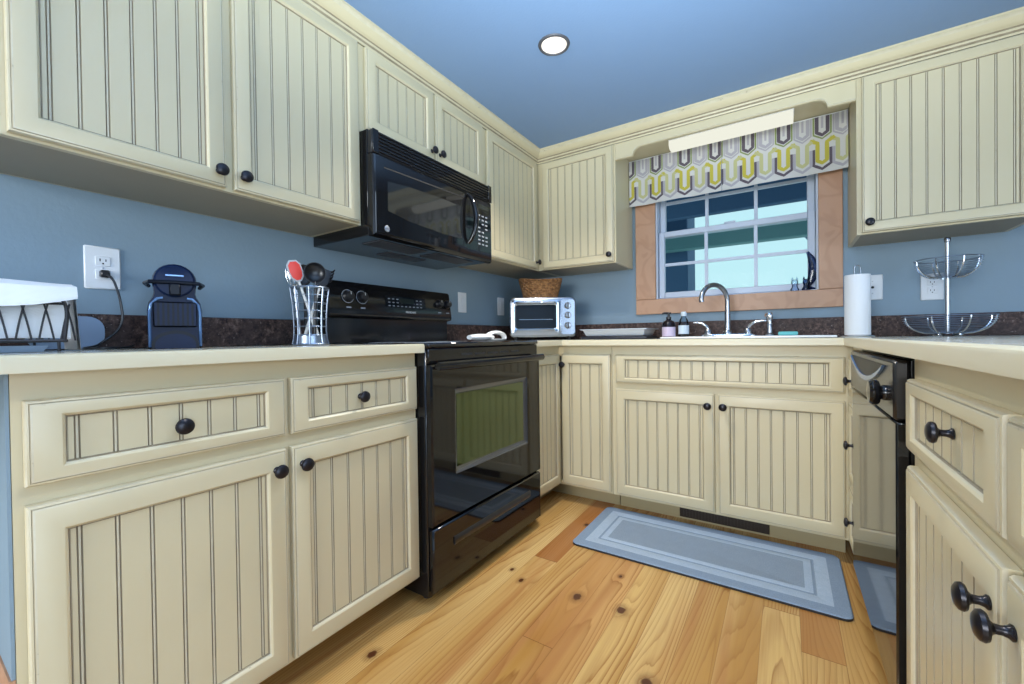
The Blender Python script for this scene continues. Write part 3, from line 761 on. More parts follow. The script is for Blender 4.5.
# back panel
m = MB()
m.prism([(-.026, .9185), (-.075, .9185), (-.075, 1.028), (-.107, 1.034), (-.110, 1.046), (-.092, 1.178), (-.082, 1.188), (-.03, 1.190), (-.026, 1.186)], 'x', -H + .002, H - .002, 'black_enamel')
bg = part('back_panel', m, t)
tl = math.atan2(.018, .132)
def onpanel(x, z):   # point and frame on the tilted control face
    y = -.110 + .018 * (z - 1.046) / .132
    n = Vector((0, -math.cos(tl), math.sin(tl))); u = Vector((1, 0, 0)); vv = Vector((0, math.sin(tl), math.cos(tl)))
    return Vector((x, y, z)) + n * .0006, (u, vv, n)
for x in (-.285, -.212, .285, .350):
    p, fr = onpanel(x, 1.122)
    m = MB(); m.lathe([(.0235, 0), (.0235, .004), (.020, .008), (.019, .022), (.016, .025), (.0005, .0255)], 'black_plastic', p, fr, n=20)
    q = len(m.v); m.box(-.0012, .0012, .004, .017, .0256, .0262, 'white_print')
    M = Matrix(((fr[0].x, fr[1].x, fr[2].x, p.x), (fr[0].y, fr[1].y, fr[2].y, p.y), (fr[0].z, fr[1].z, fr[2].z, p.z), (0, 0, 0, 1))); m.xf(M, q)
    part('knob', m, bg)
def frame_at(x, z):
    p, fr = onpanel(x, z)
    return Matrix(((fr[0].x, fr[1].x, fr[2].x, p.x), (fr[0].y, fr[1].y, fr[2].y, p.y), (fr[0].z, fr[1].z, fr[2].z, p.z), (0, 0, 0, 1)))
for x in (-.285, -.212):
    m = MB(); m.lathe([(.0275, .0001), (.0275, .0006), (.0300, .0006), (.0300, .0001)], 'key_print', n=28, closed=True); m.xf(frame_at(x, 1.122)); part('dial_ring', m, bg)
for x in (-.285, -.212, .285, .350):
    m = MB(); m.box(-.012, .012, -.003, .003, .0001, .0006, 'key_print'); m.xf(frame_at(x, 1.074)); part('dial_label', m, bg)
m = MB(); m.text('FRIGIDAIRE', .0135, frame_at(.075, 1.066), 'white_print'); part('brand_lettering', m, bg)
m = MB(); m.box(-.105, .155, -.026, .030, 0, .0022, 'black_gloss'); m.box(-.02, .075, -.004, .022, .0022, .0028, 'display_glass')
for r_ in range(3):
    for c_ in range(9):
        if r_ > 0 and 2 < c_ < 7 and r_ > 1: continue
        x = -.092 + c_ * .026
        if r_ < 3: m.box(x, x + .013, -.021 + r_ * .017, -.0165 + r_ * .017, .0022, .0027, 'key_print')
m.xf(frame_at(.025, 1.112)); part('oven_display', m, bg)

# ------------------------------------------------------------------ microwave
t = thing('microwave', 'black over-the-range microwave mounted under the short wall cabinet', 'microwave', (0, 1.4245, 0), PI / 2)
x0, x1, z0, z1, DM = -.3795, .3795, 1.327, 1.7345, .400
m = MB(); m.box(x0, x1, -DM + .035, -.003, z0 + .004, z1, 'black_enamel', .003)
for a, b_, c_, d_ in ((-.30, -.03, -.33, -.22), (.03, .30, -.33, -.22)): m.box(a, b_, c_, d_, z0 + .001, z0 + .004, 'filter_grey')
m.box(-.12, .12, -.17, -.09, z0 + .001, z0 + .004, 'filter_grey'); part('body', m, t)
m = MB()
m.box(x0, x1, -DM + .006, -DM + .0345, 1.640, z1 - .006, 'black_plastic', .004)
for i in range(6): m.box(x0 + .03, x1 - .03, -DM, -DM + .006, 1.648 + i * .0135, 1.6545 + i * .0135, 'black_gloss', .001)
m.box(x0, x0 + .028, -DM, -DM + .006, 1.640, z1 - .006, 'black_gloss', .002); m.box(x1 - .028, x1, -DM, -DM + .006, 1.640, z1 - .006, 'black_gloss', .002)
part('vent_grille', m, t)
m = MB(); xd = .190
def rr(ix, iz0, iz1, y): return [(x0 + ix, y, z0 + iz0), (xd, y, z0 + iz0), (xd, y, 1.637 - iz1), (x0 + ix, y, 1.637 - iz1)]
m.loops([rr(0, 0, 0, -DM + .0345), rr(0, 0, 0, -DM + .016), rr(.004, .006, .002, -DM + .006), rr(.013, .016, .004, -DM)], 'black_gloss', cap0='black_gloss', cap1='black_gloss'); md = part('door', m, t)
m = MB()
wp = [(-.314, 1.432), (-.20, 1.414), (.0, 1.405), (.137, 1.408), (.137, 1.560), (0, 1.563), (-.20, 1.556), (-.314, 1.545)]
m.prism(wp, 'y', -DM - .0012, -DM - .0002, 'microwave_glass'); part('window', m, md)
m = MB(); m.prism([(-.33, 1.592), (.150, 1.607), (.150, 1.612), (-.33, 1.597)], 'y', -DM - .0015, -DM - .0002, 'slot_dark')
part('trim_groove', m, md)
m = MB(); hz = [(i / 16) for i in range(17)]
m.tube([(.176 + .012 * math.sin(PI * u), -DM - .004 - .040 * math.sin(PI * u) ** .6, 1.395 + .235 * u) for u in hz], [.009 + .004 * math.sin(PI * u) for u in hz], 'black_gloss', 12); part('handle', m, md)
m = MB(); m.lathe([(.0125, .0003), (.0125, .0014), (.0115, .0018), (.0005, .0018)], 'silver_badge', (-.3195, -DM, 1.361), '-y', n=28)
m.lathe([(.0100, .0018), (.0100, .0022), (.0109, .0022), (.0109, .0018)], 'badge_ink', (-.3195, -DM, 1.361), '-y', n=28, closed=True)
m.text('GE', .0105, Matrix.Translation((-.3195, -DM - .0022, 1.361)) @ Matrix.Rotation(PI / 2, 4, 'X'), 'badge_ink', .0003); part('badge', m, md)
m = MB(); m.loops([[(xd + .0015, y, z0 + iz0), (x1 - ix, y, z0 + iz0), (x1 - ix, y, 1.637 - iz1), (xd + .0015, y, 1.637 - iz1)] for ix, iz0, iz1, y in ((0, 0, 0, -DM + .0345), (0, 0, 0, -DM + .016), (.004, .006, .002, -DM + .006), (.010, .016, .004, -DM))], 'black_gloss', cap0='black_gloss', cap1='black_gloss'); mp = part('control_panel', m, t)
m = MB(); m.box(.262, .345, -DM - .0015, -DM - .0003, 1.588, 1.610, 'display_glass'); part('display', m, mp)
m = MB()
for r_ in range(8):
    for c_ in range(3):
        if (r_ + c_) % 7 == 5: continue
        m.box(.258 + c_ * .030, .275 + c_ * .030, -DM - .0013, -DM - .0003, 1.405 + r_ * .0205, 1.412 + r_ * .0205, 'key_print')
part('keypad', m, mp)

# ------------------------------------------------------------------ dishwasher (faces -x)
XW = 1.889
t = thing('dishwasher', 'black glossy dishwasher under the right worktop reflecting the sink doors', 'dishwasher', (XW + .60, 0, 0), -PI / 2)
ya, yb_ = -1.905, -1.206
m = MB(); m.box(ya, yb_, -.575, -.02, .10, .872, 'black_enamel'); m.box(ya + .01, yb_ - .01, -.52, -.50, .002, .0995, 'black_matte'); part('body', m, t)
m = MB(); m.box(ya, yb_, -.5995, -.5755, .105, .739, 'black_gloss', .004); part('door', m, t)
m = MB(); m.box(ya, yb_, -.6035, -.5755, .7425, .872, 'panel_black', .006); cp = part('control_panel', m, t)
def crescent(cx_, w_, zt_, d_): return [(cx_ - w_ + 2 * w_ * i / 20, zt_) for i in range(21)] + [(cx_ + w_ - 2 * w_ * i / 20, zt_ - d_ * math.sin(PI * i / 20) ** .8) for i in range(1, 20)]
hx = (ya + yb_) / 2 - .02
m = MB(); m.prism(crescent(hx, .275, .857, .046), 'y', -.6052, -.6040, 'black_matte'); part('handle_recess', m, cp)
m = MB(); o_ = crescent(hx, .285, .8565, .058)[20:] ; o_.append((hx - .285, .8565)); i_ = crescent(hx, .275, .8565, .045)[20:]; i_.append((hx - .275, .8565))
b0 = m.add([(x, -.6040, z) for x, z in o_] + [(x, -.6095, z) for x, z in o_] + [(x, -.6095, z) for x, z in i_] + [(x, -.6040, z) for x, z in i_]); k_ = len(o_)
for r_ in range(3):
    for i in range(k_ - 1): m.face([b0 + r_ * k_ + i, b0 + r_ * k_ + i + 1, b0 + (r_ + 1) * k_ + i + 1, b0 + (r_ + 1) * k_ + i], 'trim_highlight_blue')
part('handle_lip', m, cp)
m = MB(); m.lathe([(.018, 0), (.018, .005), (.015, .009), (.026, .012), (.029, .016), (.029, .026), (.025, .031), (.0005, .033)], 'black_gloss', (-1.285, -.6040, .7935), '-y', n=28); part('dial', m, cp)

# ------------------------------------------------------------------ sink and tap
t = thing('sink', 'white double-bowl drop-in sink below the window', 'sink')
m = MB(); zt = .9255; yo0, yo1, xo0, xo1 = 2.205, 2.648, 1.155, 1.873
def rl2(x0, x1, y0, y1, z): return [(x0, y0, z), (x1, y0, z), (x1, y1, z), (x0, y1, z)]
ym = 2.53
# rim deck around two bowls
for a in ((xo0, xo1, yo0, 2.245), (xo0, xo1, ym, yo1), (xo0, 1.20, 2.245, ym), (1.83, xo1, 2.245, ym), (1.50, 1.53, 2.245, ym)): m.box(*a, ZC + .0012, zt, 'sink_white', .003)
for bx0, bx1 in ((1.20, 1.50), (1.53, 1.83)):
    m.loops([rl2(bx0, bx1, 2.245, ym, zt - .004), rl2(bx0 + .015, bx1 - .015, 2.26, ym - .015, .78), rl2(bx0 + .04, bx1 - .04, 2.285, ym - .04, .762)], 'sink_white', cap1='sink_white')
part('basin', m, t)
for bx in (1.35, 1.68):
    q = MB(); q.lathe([(.038, .7625), (.038, .766), (.030, .7665), (.028, .764), (.0005, .764)], 'chrome', (bx, 2.39, 0), n=20); part('drain', q, t)
t = thing('faucet', 'tall gooseneck kitchen faucet with two lever handles behind the sink', 'faucet', (1.425, 2.585, zt + .0008), 0)
m = MB(); m.loops([[(x * s_, y * s_, z) for x, y in [(math.copysign(abs(math.cos(a)) ** .6, math.cos(a)) * .135, math.copysign(abs(math.sin(a)) ** .8, math.sin(a)) * .029) for a in [2 * PI * i / 32 for i in range(32)]]] for s_, z in ((1, 0), (1, .005), (.94, .010))], 'chrome', cap0='chrome', cap1='chrome', smooth=False); part('base_plate', m, t)
m = MB()
pts = [(0, 0, .0105), (0, 0, .06), (0, 0, .13), (0, 0, .19)]
dx, dy = -.60, -.80
for i in range(1, 14):
    a = PI * i / 13 * .97; r_ = .092; q = r_ - r_ * math.cos(a); pts.append((dx * q, dy * q, .19 + r_ * .96 * math.sin(a)))
l = pts[-1]; pts.append((l[0] - dx * .004, l[1] - dy * .004, l[2] - .014))
m.tube(pts, [.017, .0155, .0135] + [.0125] * (len(pts) - 4) + [.0135], 'nickel', 14); m.lathe([(.024, .0102), (.024, .022), (.018, .032)], 'nickel', n=20); part('spout', m, t)
for sx in (-1, 1):
    m = MB(); bx = .098 * sx; m.lathe([(.021, .0102), (.020, .030), (.013, .042), (.0005, .044)], 'nickel', (bx, 0, 0), n=18)
    ex = -.075 if sx < 0 else .085
    m.tube([(bx, 0, .040), (bx + ex * .12, -.004, .058), (bx + ex * .4, -.008, .074), (bx + ex * .75, -.010, .079), (bx + ex, -.010, .078)], [.009, .0085, .0075, .0065, .005], 'chrome', 10); part('handle', m, t)
t = thing('side_sprayer', 'chrome side sprayer standing upright right of the faucet', 'sprayer', (1.622, 2.585, zt + .0008), 0)
m = MB(); m.lathe([(.022, 0), (.021, .006), (.014, .012), (.013, .060), (.0125, .062)], 'nickel', n=18); part('base', m, t)
m = MB(); m.lathe([(.0115, .0625), (.012, .085), (.015, .094), (.016, .112), (.011, .120), (.0005, .121)], 'chrome', n=18); m.tube([(0, 0, .104), (-.018, -.012, .108)], [.010, .009], 'chrome', 10); part('spray_head', m, t)
m = MB(); m.box(1.66, 1.745, 2.56, 2.62, zt + .0008, zt + .020, 'sponge_teal', .004); single('sponge', m, 'turquoise sponge lying on the sink ledge', 'sponge')
# soap bottles
t = thing('soap_bottle', 'dark pump soap bottle with lilac label left of the faucet', 'bottle', (1.126, 2.53, ZC + .0008), 0)
m = MB(); m.lathe([(.0005, 0), (.034, 0), (.036, .004), (.036, .085), (.030, .098), (.015, .106), (.013, .112)], 'soap_dark', n=24); part('bottle', m, t)
m = MB(); m.lathe([(.0365, .012), (.0365, .066), (.0362, .066), (.0362, .012)], 'label_lilac', n=28, closed=True); part('label_band', m, t)
m = MB(); m.lathe([(.0145, .1125), (.0145, .124), (.007, .126), (.006, .140), (.014, .142), (.014, .150), (.0005, .151)], 'black_plastic', n=18); m.tube([(0, 0, .146), (-.020, -.010, .147), (-.034, -.016, .143)], [.006, .0055, .004], 'black_plastic', 8); part('pump', m, t)
t = thing('soap_bottle', 'clear bottle with pale cap and label beside the dark pump soap', 'bottle', (1.206, 2.54, ZC + .0008), 0)
m = MB(); m.lathe([(.0005, 0), (.026, 0), (.028, .004), (.028, .080), (.022, .105), (.013, .120), (.012, .126)], 'clear_plastic', n=24); part('bottle', m, t)
m = MB(); m.lathe([(.0286, .025), (.0286, .074), (.0283, .074), (.0283, .025)], 'label_pale', n=24, closed=True); part('label_band', m, t)
m = MB(); m.lathe([(.014, .1265), (.0155, .130), (.0155, .146), (.012, .151), (.0005, .152)], 'label_pale', n=18); part('cap', m, t)
# dish tray on a thin dark slab that fills the dark strip below it
m = MB(); m.box(.625, 1.03, 2.42, 2.66, ZC + .0008, ZC + .018, 'slab_dark', .004); single('board', m, 'thin dark slab under the silver baking pan left of the soap bottles', 'board')
m = MB(); a = .0188 + ZC
m.loops([rl2(.665, .995, 2.445, 2.635, a), rl2(.655, 1.005, 2.435, 2.645, a + .003), rl2(.640, 1.018, 2.420, 2.660, a + .036), rl2(.625, 1.033, 2.405, 2.675, a + .040), rl2(.625, 1.033, 2.405, 2.675, a + .043), rl2(.643, 1.015, 2.423, 2.657, a + .0385), rl2(.660, 1.000, 2.44, 2.64, a + .006)], 'pan_metal', cap0='pan_metal', cap1='pan_metal'); single('baking_pan', m, 'shallow silver baking pan with flared rim on the back worktop', 'pan')

# ------------------------------------------------------------------ toaster oven + basket
rz = R(33); ctr = (.404, 2.336)
t = thing('toaster_oven', 'silver countertop toaster oven angled in the corner under the wall cabinets', 'toaster oven', (ctr[0], ctr[1], ZC + .0008), rz)
m = MB(); W2 = .213
def rb(w, za, zb, y, r_=.03, n=6):
    o = []
    for cx_, cz_, a0 in ((w - r_, zb - r_, 0), (-w + r_, zb - r_, 90), (-w + r_, za + r_, 180), (w - r_, za + r_, 270)):
        for i in range(n + 1):
            a = R(a0 + 90 * i / n); o.append((cx_ + r_ * math.cos(a), y, cz_ + r_ * math.sin(a)))
    return o
m.loops([rb(W2 - .02, .03, .262, .27), rb(W2, .016, .272, .25), rb(W2, .016, .272, .02), rb(W2 - .006, .02, .268, .004), rb(W2 - .012, .026, .262, 0)], 'toaster_steel', cap0='toaster_steel', cap1='toaster_steel', smooth=True)
part('body', m, t)
m = MB(); m.loops([rb(.152, .032, .256, -.0005, .02), rb(.152, .032, .256, -.010, .02), rb(.144, .040, .248, -.014, .018), rb(.130, .070, .226, -.014, .012), rb(.126, .074, .222, -.010, .012)], 'toaster_chrome', smooth=False)
m.xf(Matrix.Translation((-.045, 0, 0))); td = part('door', m, t)
m = MB(); m.loops([rb(.1285, .0715, .2245, -.0075, .012), rb(.1285, .0715, .2245, -.0100, .012)], 'toaster_glass', cap0='black_gloss', cap1='toaster_glass'); m.xf(Matrix.Translation((-.045, 0, 0))); part('window', m, td)
m = MB(); m.tube([(-.165, -.013, .236), (-.155, -.034, .236), (.065, -.034, .236), (.075, -.013, .236)], .007, 'chrome', 10); part('handle', m, td)
m = MB(); m.box(-.150, .060, -.0108, -.0101, .128, .131, 'chrome'); part('rack_wire', m, td)
m = MB(); m.loops([rb(.043, .034, .254, -.0005, .015), rb(.043, .034, .254, -.005, .015)], 'toaster_steel', cap0='toaster_steel', cap1='toaster_steel'); m.xf(Matrix.Translation((.158, 0, 0))); tp = part('control_panel', m, t)
for z in (.215, .155, .09):
    m = MB(); m.lathe([(.021, .0005), (.021, .006), (.017, .010), (.016, .020), (.0005, .021)], 'nickel', (.158, -.005, z), '-y', n=18); m.box(.1555, .1605, -.034, -.026, z - .016, z + .016, 'black_plastic', .001); part('knob', m, tp)
for sx in (-1, 1):
    for y in (.04, .22):
        m = MB(); m.lathe([(.012, 0), (.014, .0175)], 'foot_rubber', (sx * .17, y, 0), n=12); part('foot', m, t)
m = MB(); bx0 = len(m.v); nr, nt_ = 9, 72
def bk(k, i, out=True):
    u = k / nr; a = 2 * PI * i / nt_
    ax_, ay_ = .105 + .034 * u, .075 + .028 * u
    dip = -.012 * abs(math.sin(a)) ** 3 * (u ** 3)
    wv = .0035 * math.sin(a * 18 + PI * (k % 2)) if out else 0
    rr_ = 1 if out else .93
    ca, sa = math.cos(a), math.sin(a)
    c_ = math.copysign(abs(ca) ** .7, ca); s_ = math.copysign(abs(sa) ** .7, sa)
    return (c_ * (ax_ * rr_ + wv), s_ * (ay_ * rr_ + wv), .128 * u + dip)
outer = []
for k in range(nr * 2 + 1):
    kk = k / 2; row = []
    for i in range(nt_):
        p = bk(kk if k % 2 == 0 else kk, i); q = 1 + (.03 if k % 2 else 0)
        wv = .004 * math.sin(2 * PI * i / nt_ * 18 + PI * ((k // 2) % 2))
        a = 2 * PI * i / nt_; row.append((p[0] * q + wv * math.cos(a), p[1] * q + wv * math.sin(a), p[2]))
    outer.append(row)
inner = [[bk(nr - k, i, False) for i in range(nt_)] for k in range(nr + 1)]
inner[-1] = [(p[0], p[1], .006) for p in inner[-1]]
m.loops(outer + inner, 'wicker', cap0='wicker', cap1='wicker', smooth=True)
fx, fy = math.sin(rz), -math.cos(rz)
single('wicker_basket', m, 'small brown woven basket sitting on top of the toaster oven', 'basket', loc=(ctr[0] - fx * .125 - math.cos(rz) * .002, ctr[1] - fy * .125 - math.sin(rz) * .012, ZC + .2738), rz=rz)

# ------------------------------------------------------------------ spoon rest on the cooktop
t = thing('spoon_rest', 'white ceramic spoon rest on the back right of the cooktop', 'spoon rest', (.52, 1.60, .9192), R(84))
m = MB(); m.tube(smooth_path([(-.132, 0, .0172), (-.10, 0, .0175), (-.06, 0, .0178), (-.02, 0, .0178), (.02, 0, .0172)], 4), [.010 + .006 * math.sin(PI * i / 16) for i in range(17)], 'ceramic_white', 12, sx=1.7); part('handle', m, t)
m = MB(); m.tube([(.048 - .062 * math.cos(a), .0, .010 + .030 * math.sin(a) ** .8) for a in [PI * i / 16 for i in range(17)]], [.007 + .002 * math.sin(PI * i / 16) for i in range(17)], 'ceramic_white', 10, sx=2.2); part('loop', m, t)
m = MB(); m.loops([[(.048 + .058 * s_ * math.cos(a), .046 * s_ * math.sin(a), z) for a in [2 * PI * i / 28 for i in range(28)]] for s_, z in ((.6, 0), (.9, .003), (1, .008), (.95, .009), (.78, .005), (.5, .003))], 'ceramic_white', cap0='ceramic_white', cap1='ceramic_white', smooth=True); part('dish', m, t)

# ------------------------------------------------------------------ paper towel and wire basket stand
t = thing('paper_towel_holder', 'wire paper towel holder with loop top behind the worktop corner', 'holder', (1.969, 2.48, ZC + .0008), 0)
m = MB(); m.lathe([(.0005, 0), (.062, 0), (.064, .003), (.060, .006), (.0005, .007)], 'chrome', n=32); part('base', m, t)
m = MB(); m.tube([(-.011, 0, .0072), (-.011, 0, .315)] + [(-.011 * math.cos(a), 0, .315 + .013 * math.sin(a)) for a in [PI * i / 8 for i in range(1, 8)]] + [(.011, 0, .315), (.011, 0, .0072)], .0022, 'nickel', 8); part('wire_post', m, t)
m = MB(); m.lathe([(.020, .0085), (.047, .0085), (.0475, .010), (.0475, .281), (.0468, .2825), (.020, .2825)], 'paper_white', n=40, closed=True)
single('paper_towel_roll', m, 'white paper towel roll on the wire holder right of the sink', 'paper towel', loc=(1.969, 2.48, ZC + .0008))
t = thing('basket_stand', 'two-tier chrome wire fruit basket stand on the right worktop', 'basket', (2.268, 2.50, ZC + .0008), 0)
m = MB(); m.lathe([(.008, .012), (.008, .395)], 'brushed_steel', n=14); part('pole', m, t)
m = MB(); m.lathe([(.0095, .3955), (.011, .402), (.011, .412), (.008, .417), (.0005, .418)], 'nickel', n=14); part('finial', m, t)
def wire_bowl(name, r0, r1, z0, h, nrib, nring):
    m = MB()
    def pr(u): return r0 + (r1 - r0) * math.sin(u * PI / 2) ** .9, z0 + h * (1 - math.cos(u * PI / 2))
    for k in range(nring + 1):
        r_, z = pr(k / nring); m.tube([(r_ * math.cos(a), r_ * math.sin(a), z) for a in [2 * PI * i / 48 for i in range(48)]], .0024 if k == nring else .0012, 'wire_steel', 6, closed=True)
    for i in range(nrib):
        a = 2 * PI * (i + .3) / nrib
        m.tube([(pr(u)[0] * math.cos(a), pr(u)[0] * math.sin(a), pr(u)[1] - .002) for u in [j / 10 for j in range(11)]], .0030, 'chrome', 6)
    m.lathe([(.0085, z0 - .002), (r0, z0 - .002), (r0, z0 + .001), (.0085, z0 + .001)], 'wire_steel', n=32, closed=True)
    return part(name, m, t)
wire_bowl('lower_bowl', .045, .143, .012, .072, 8, 13); wire_bowl('upper_bowl', .030, .103, .248, .076, 8, 12)
for i in range(4):
    a = 2 * PI * (i + .5) / 4; m = MB(); m.lathe([(.007, 0), (.009, .004), (.007, .0095)], 'chrome', (.045 * math.cos(a), .045 * math.sin(a), 0), n=12); part('foot', m, t)

# ------------------------------------------------------------------ wall plates
def plate(name, label, cat, loc, rz, kind, group=None):
    t = thing(name, label, cat, loc, rz, group)
    m = MB(); m.box(-.040, .040, -.007, -.0006, -.0625, .0625, 'white_plastic', .003); part('plate', m, t)
    if kind == 'outlet':
        for z in (-.0195, .0195):
            m = MB(); m.box(-.0165, .0165, -.0095, -.0072, z - .014, z + .014, 'white_plastic', .003)
            m.box(-.0075, -.0052, -.0099, -.0095, z - .001, z + .007, 'slot_dark'); m.box(.0052, .0075, -.0099, -.0095, z - .001, z + .006, 'slot_dark'); m.lathe([(.0024, 0), (.0024, .0004)], 'slot_dark', (0, -.0095, z - .007), '-y', n=10)
            part('socket', m, t)
        m = MB(); m.lathe([(.003, .0002), (.003, .001), (.0005, .0014)], 'brushed_steel', (0, -.007, 0), '-y', n=10); part('screw', m, t)
    elif kind == 'rocker':
        m = MB(); m.loops([[(x, y, z) for x, z in ((-.0165, -.033), (.0165, -.033), (.0165, .033), (-.0165, .033))] for y in (-.0072, -.0085)] + [[(-.015, -.0085, -.031), (.015, -.0085, -.031), (.015, -.0115, .031), (-.015, -.0115, .031)]], 'white_plastic', cap0='white_plastic', cap1='white_plastic'); part('rocker', m, t)
    else:
        m = MB(); m.lathe([(.006, .0003), (.006, .003), (.004, .0035), (.0005, .0015)], 'slot_dark', (0, -.007, 0), '-y', n=14); part('jack', m, t)
        for z in (-.03, .03):
            m = MB(); m.lathe([(.003, .0002), (.003, .001), (.0005, .0014)], 'brushed_steel', (0, -.007, z), '-y', n=10); part('screw', m, t)
    return t
plate('outlet', 'white double outlet with black plug, on the wall by the coffee machine', 'outlet', (0, .381, 1.154), PI / 2, 'outlet')
plate('light_switch', 'white rocker switch on the stove wall nearest the stove back panel', 'switch', (0, 2.026, 1.156), PI / 2, 'rocker')
plate('light_switch', 'white rocker switch on the stove wall just left of the toaster oven', 'switch', (0, 2.450, 1.154), PI / 2, 'rocker')
plate('wall_plate', 'white wall plate with small round jack behind the paper towel roll', 'wall plate', (2.058, B, 1.160), 0, 'jack')
plate('outlet', 'white double outlet behind the two-tier wire basket stand', 'outlet', (2.274, B, 1.147), 0, 'outlet')

# ------------------------------------------------------------------ coffee machine
cm = (.195, .492); rz = R(72)
t = thing('coffee_machine', 'small dark navy capsule coffee machine beside the wall outlet', 'coffee machine', (cm[0], cm[1], ZC + .0008), rz)
def sil(s_=1, g=0):
    p = [(-.059, .0), (.059, .0), (.060, .105), (.057, .125), (.048, .142), (.0455, .152)]
    for i in range(0, 15):
        a = R(-12 + 204 * i / 14); p.append((.049 * math.cos(a), .185 + .049 * math.sin(a)))
    p += [(-.0455, .152), (-.048, .142), (-.057, .125), (-.060, .105)]
    return [(x * s_, (z - .11) * s_ + .11) for x, z in p]
m = MB()
m.loops([[(x, .12, max(z, .003)) for x, z in sil(.94)], [(x, .11, max(z, 0)) for x, z in sil()], [(x, -.075, max(z, 0)) for x, z in sil()], [(x, -.085, max(z, .0)) for x, z in sil(.95)]], 'coffee_navy', cap0='coffee_navy', cap1='coffee_navy'); cb = part('body', m, t)
m = MB(); m.lathe([(.0445, 0), (.0445, .012), (.040, .017), (.0005, .019)], 'coffee_navy', (0, -.0855, .185), '-y', n=36); part('head', m, t)
m = MB(); m.tube([(-.058, -.02, .176), (-.063, -.070, .178), (-.053, -.104, .179), (0, -.112, .179), (.053, -.104, .179), (.063, -.070, .178), (.058, -.02, .176)], .0055, 'coffee_dark', 10, sx=1.0); part('lever', m, t)
m = MB(); m.box(-.013, .013, -.122, -.1055, .143, .176, 'coffee_dark', .004); m.box(-.020, .020, -.1075, -.104, .196, .201, 'trim_highlight_blue', .001); part('spout', m, t)
for sx in (-1, 1):
    m = MB(); m.tube([(sx * .0545, -.0875, .004), (sx * .0545, -.0875, .10), (sx * .051, -.0875, .120), (sx * .038, -.0875, .136), (sx * .026, -.0875, .138)], .0035, 'trim_highlight_blue', 8); part('side_highlight', m, t)  # raised strips standing in for the highlights along the body edges
m = MB(); m.box(-.048, .048, -.094, -.0855, .058, .128, 'coffee_dark', .004)
for i in range(9): m.box(-.044 + i * .0105, -.0385 + i * .0105, -.0955, -.094, .062, .124, 'coffee_navy')
part('front_grille', m, t)
m = MB()
arch = [(-.050, .0)] + [(-.050 * math.cos(PI * i / 14), .012 + .036 * math.sin(PI * i / 14)) for i in range(15)] + [(.050, 0)]
m.prism(arch, 'y', -.135, -.0858, 'coffee_dark'); m.prism([(x * .86, z * .82) for x, z in arch], 'y', -.1372, -.1352, 'coffee_navy'); part('drip_tray', m, t)
m = MB(); m.box(-.052, .052, .1215, .150, .004, .175, 'clear_plastic', .008); part('water_tank', m, t)
# cord: world points turned into the machine's frame
Mi = (Matrix.Translation((cm[0], cm[1], ZC + .0008)) @ Matrix.Rotation(rz, 4, 'Z')).inverted()
def wp_(*p): return Mi @ Vector(p)
cord = [(.030, .382, 1.134), (.038, .394, 1.120), (.045, .402, 1.09), (.050, .408, 1.05), (.050, .411, 1.005), (.052, .400, .970), (.055, .376, .945), (.062, .352, .926), (.085, .325, .9200), (.12, .318, .9195), (.16, .335, .9195), (.16, .37, .9195), (.14, .40, .920), (.115, .418, .925)]
m = MB(); m.tube([Mi @ q for q in smooth_path(cord)], .0032, 'black_plastic', 8); cd = part('power_cord', m, t)
m = MB(); m.box(.0105, .032, .371, .392, 1.124, 1.146, 'black_plastic', .004); m.xf(Mi); part('plug', m, cd)

# ------------------------------------------------------------------ utensil caddy and utensils
uc = (.305, .842)
t = thing('utensil_caddy', 'round silver wire utensil caddy beside the stove, full of cooking tools', 'utensil holder', (uc[0], uc[1], ZC + .0008), 0)
m = MB()
def rcad(z): return .050 + .009 * (z / .2) ** 1.5 - .004 * math.sin(PI * z / .2) + (.006 if z < .03 else 0) * (1 - z / .03 if z < .03 else 0)
for z, w in ((.004, .0035), (.036, .002), (.065, .0015), (.092, .0015), (.119, .0015), (.146, .0015), (.172, .0015), (.198, .0036)):
    m.tube([(rcad(z) * math.cos(a), rcad(z) * math.sin(a), z) for a in [2 * PI * i / 36 for i in range(36)]], w, 'wire_steel', 6, closed=True)
part('wire_rings', m, t)
for i in range(8):
    a = 2 * PI * (i + .25) / 8
    m = MB(); m.tube([((rcad(z) + .002) * math.cos(a), (rcad(z) + .002) * math.sin(a), z) for z in (.003, .02, .05, .10, .15, .198)], .0026, 'wire_steel', 6); part('upright', m, t)
m = MB(); m.lathe([(.0005, .0005), (.050, .0005), (.053, .003), (.051, .033), (.048, .033), (.049, .006), (.0005, .006)], 'wire_steel', n=36); part('base_cup', m, t)
zb = ZC + .0115
def uvec(a, b): return (Vector(b) - Vector(a)).normalized()
def utensil(name, label, foot, tip, hmat, head, hr=.0045):
    t = thing(name, label, 'utensil', (uc[0] + foot[0], uc[1] + foot[1], zb + foot[2]), 0)
    d = Vector(tip) - Vector(foot)
    m = MB(); m.tube([d * 0, d * .3, d * .7, d], [hr * 1.2, hr * 1.25, hr, hr * .8], hmat, 10); part('handle', m, t)
    ax = d.normalized(); right = Vector((-.30, -.95, 0)); right = (right - ax * right.dot(ax)).normalized(); nrm = right.cross(ax)
    M = Matrix(((right.x, nrm.x, ax.x, d.x), (right.y, nrm.y, ax.y, d.y), (right.z, nrm.z, ax.z, d.z), (0, 0, 0, 1)))
    h = head(); h.xf(M); part('head', h, t)
    return t
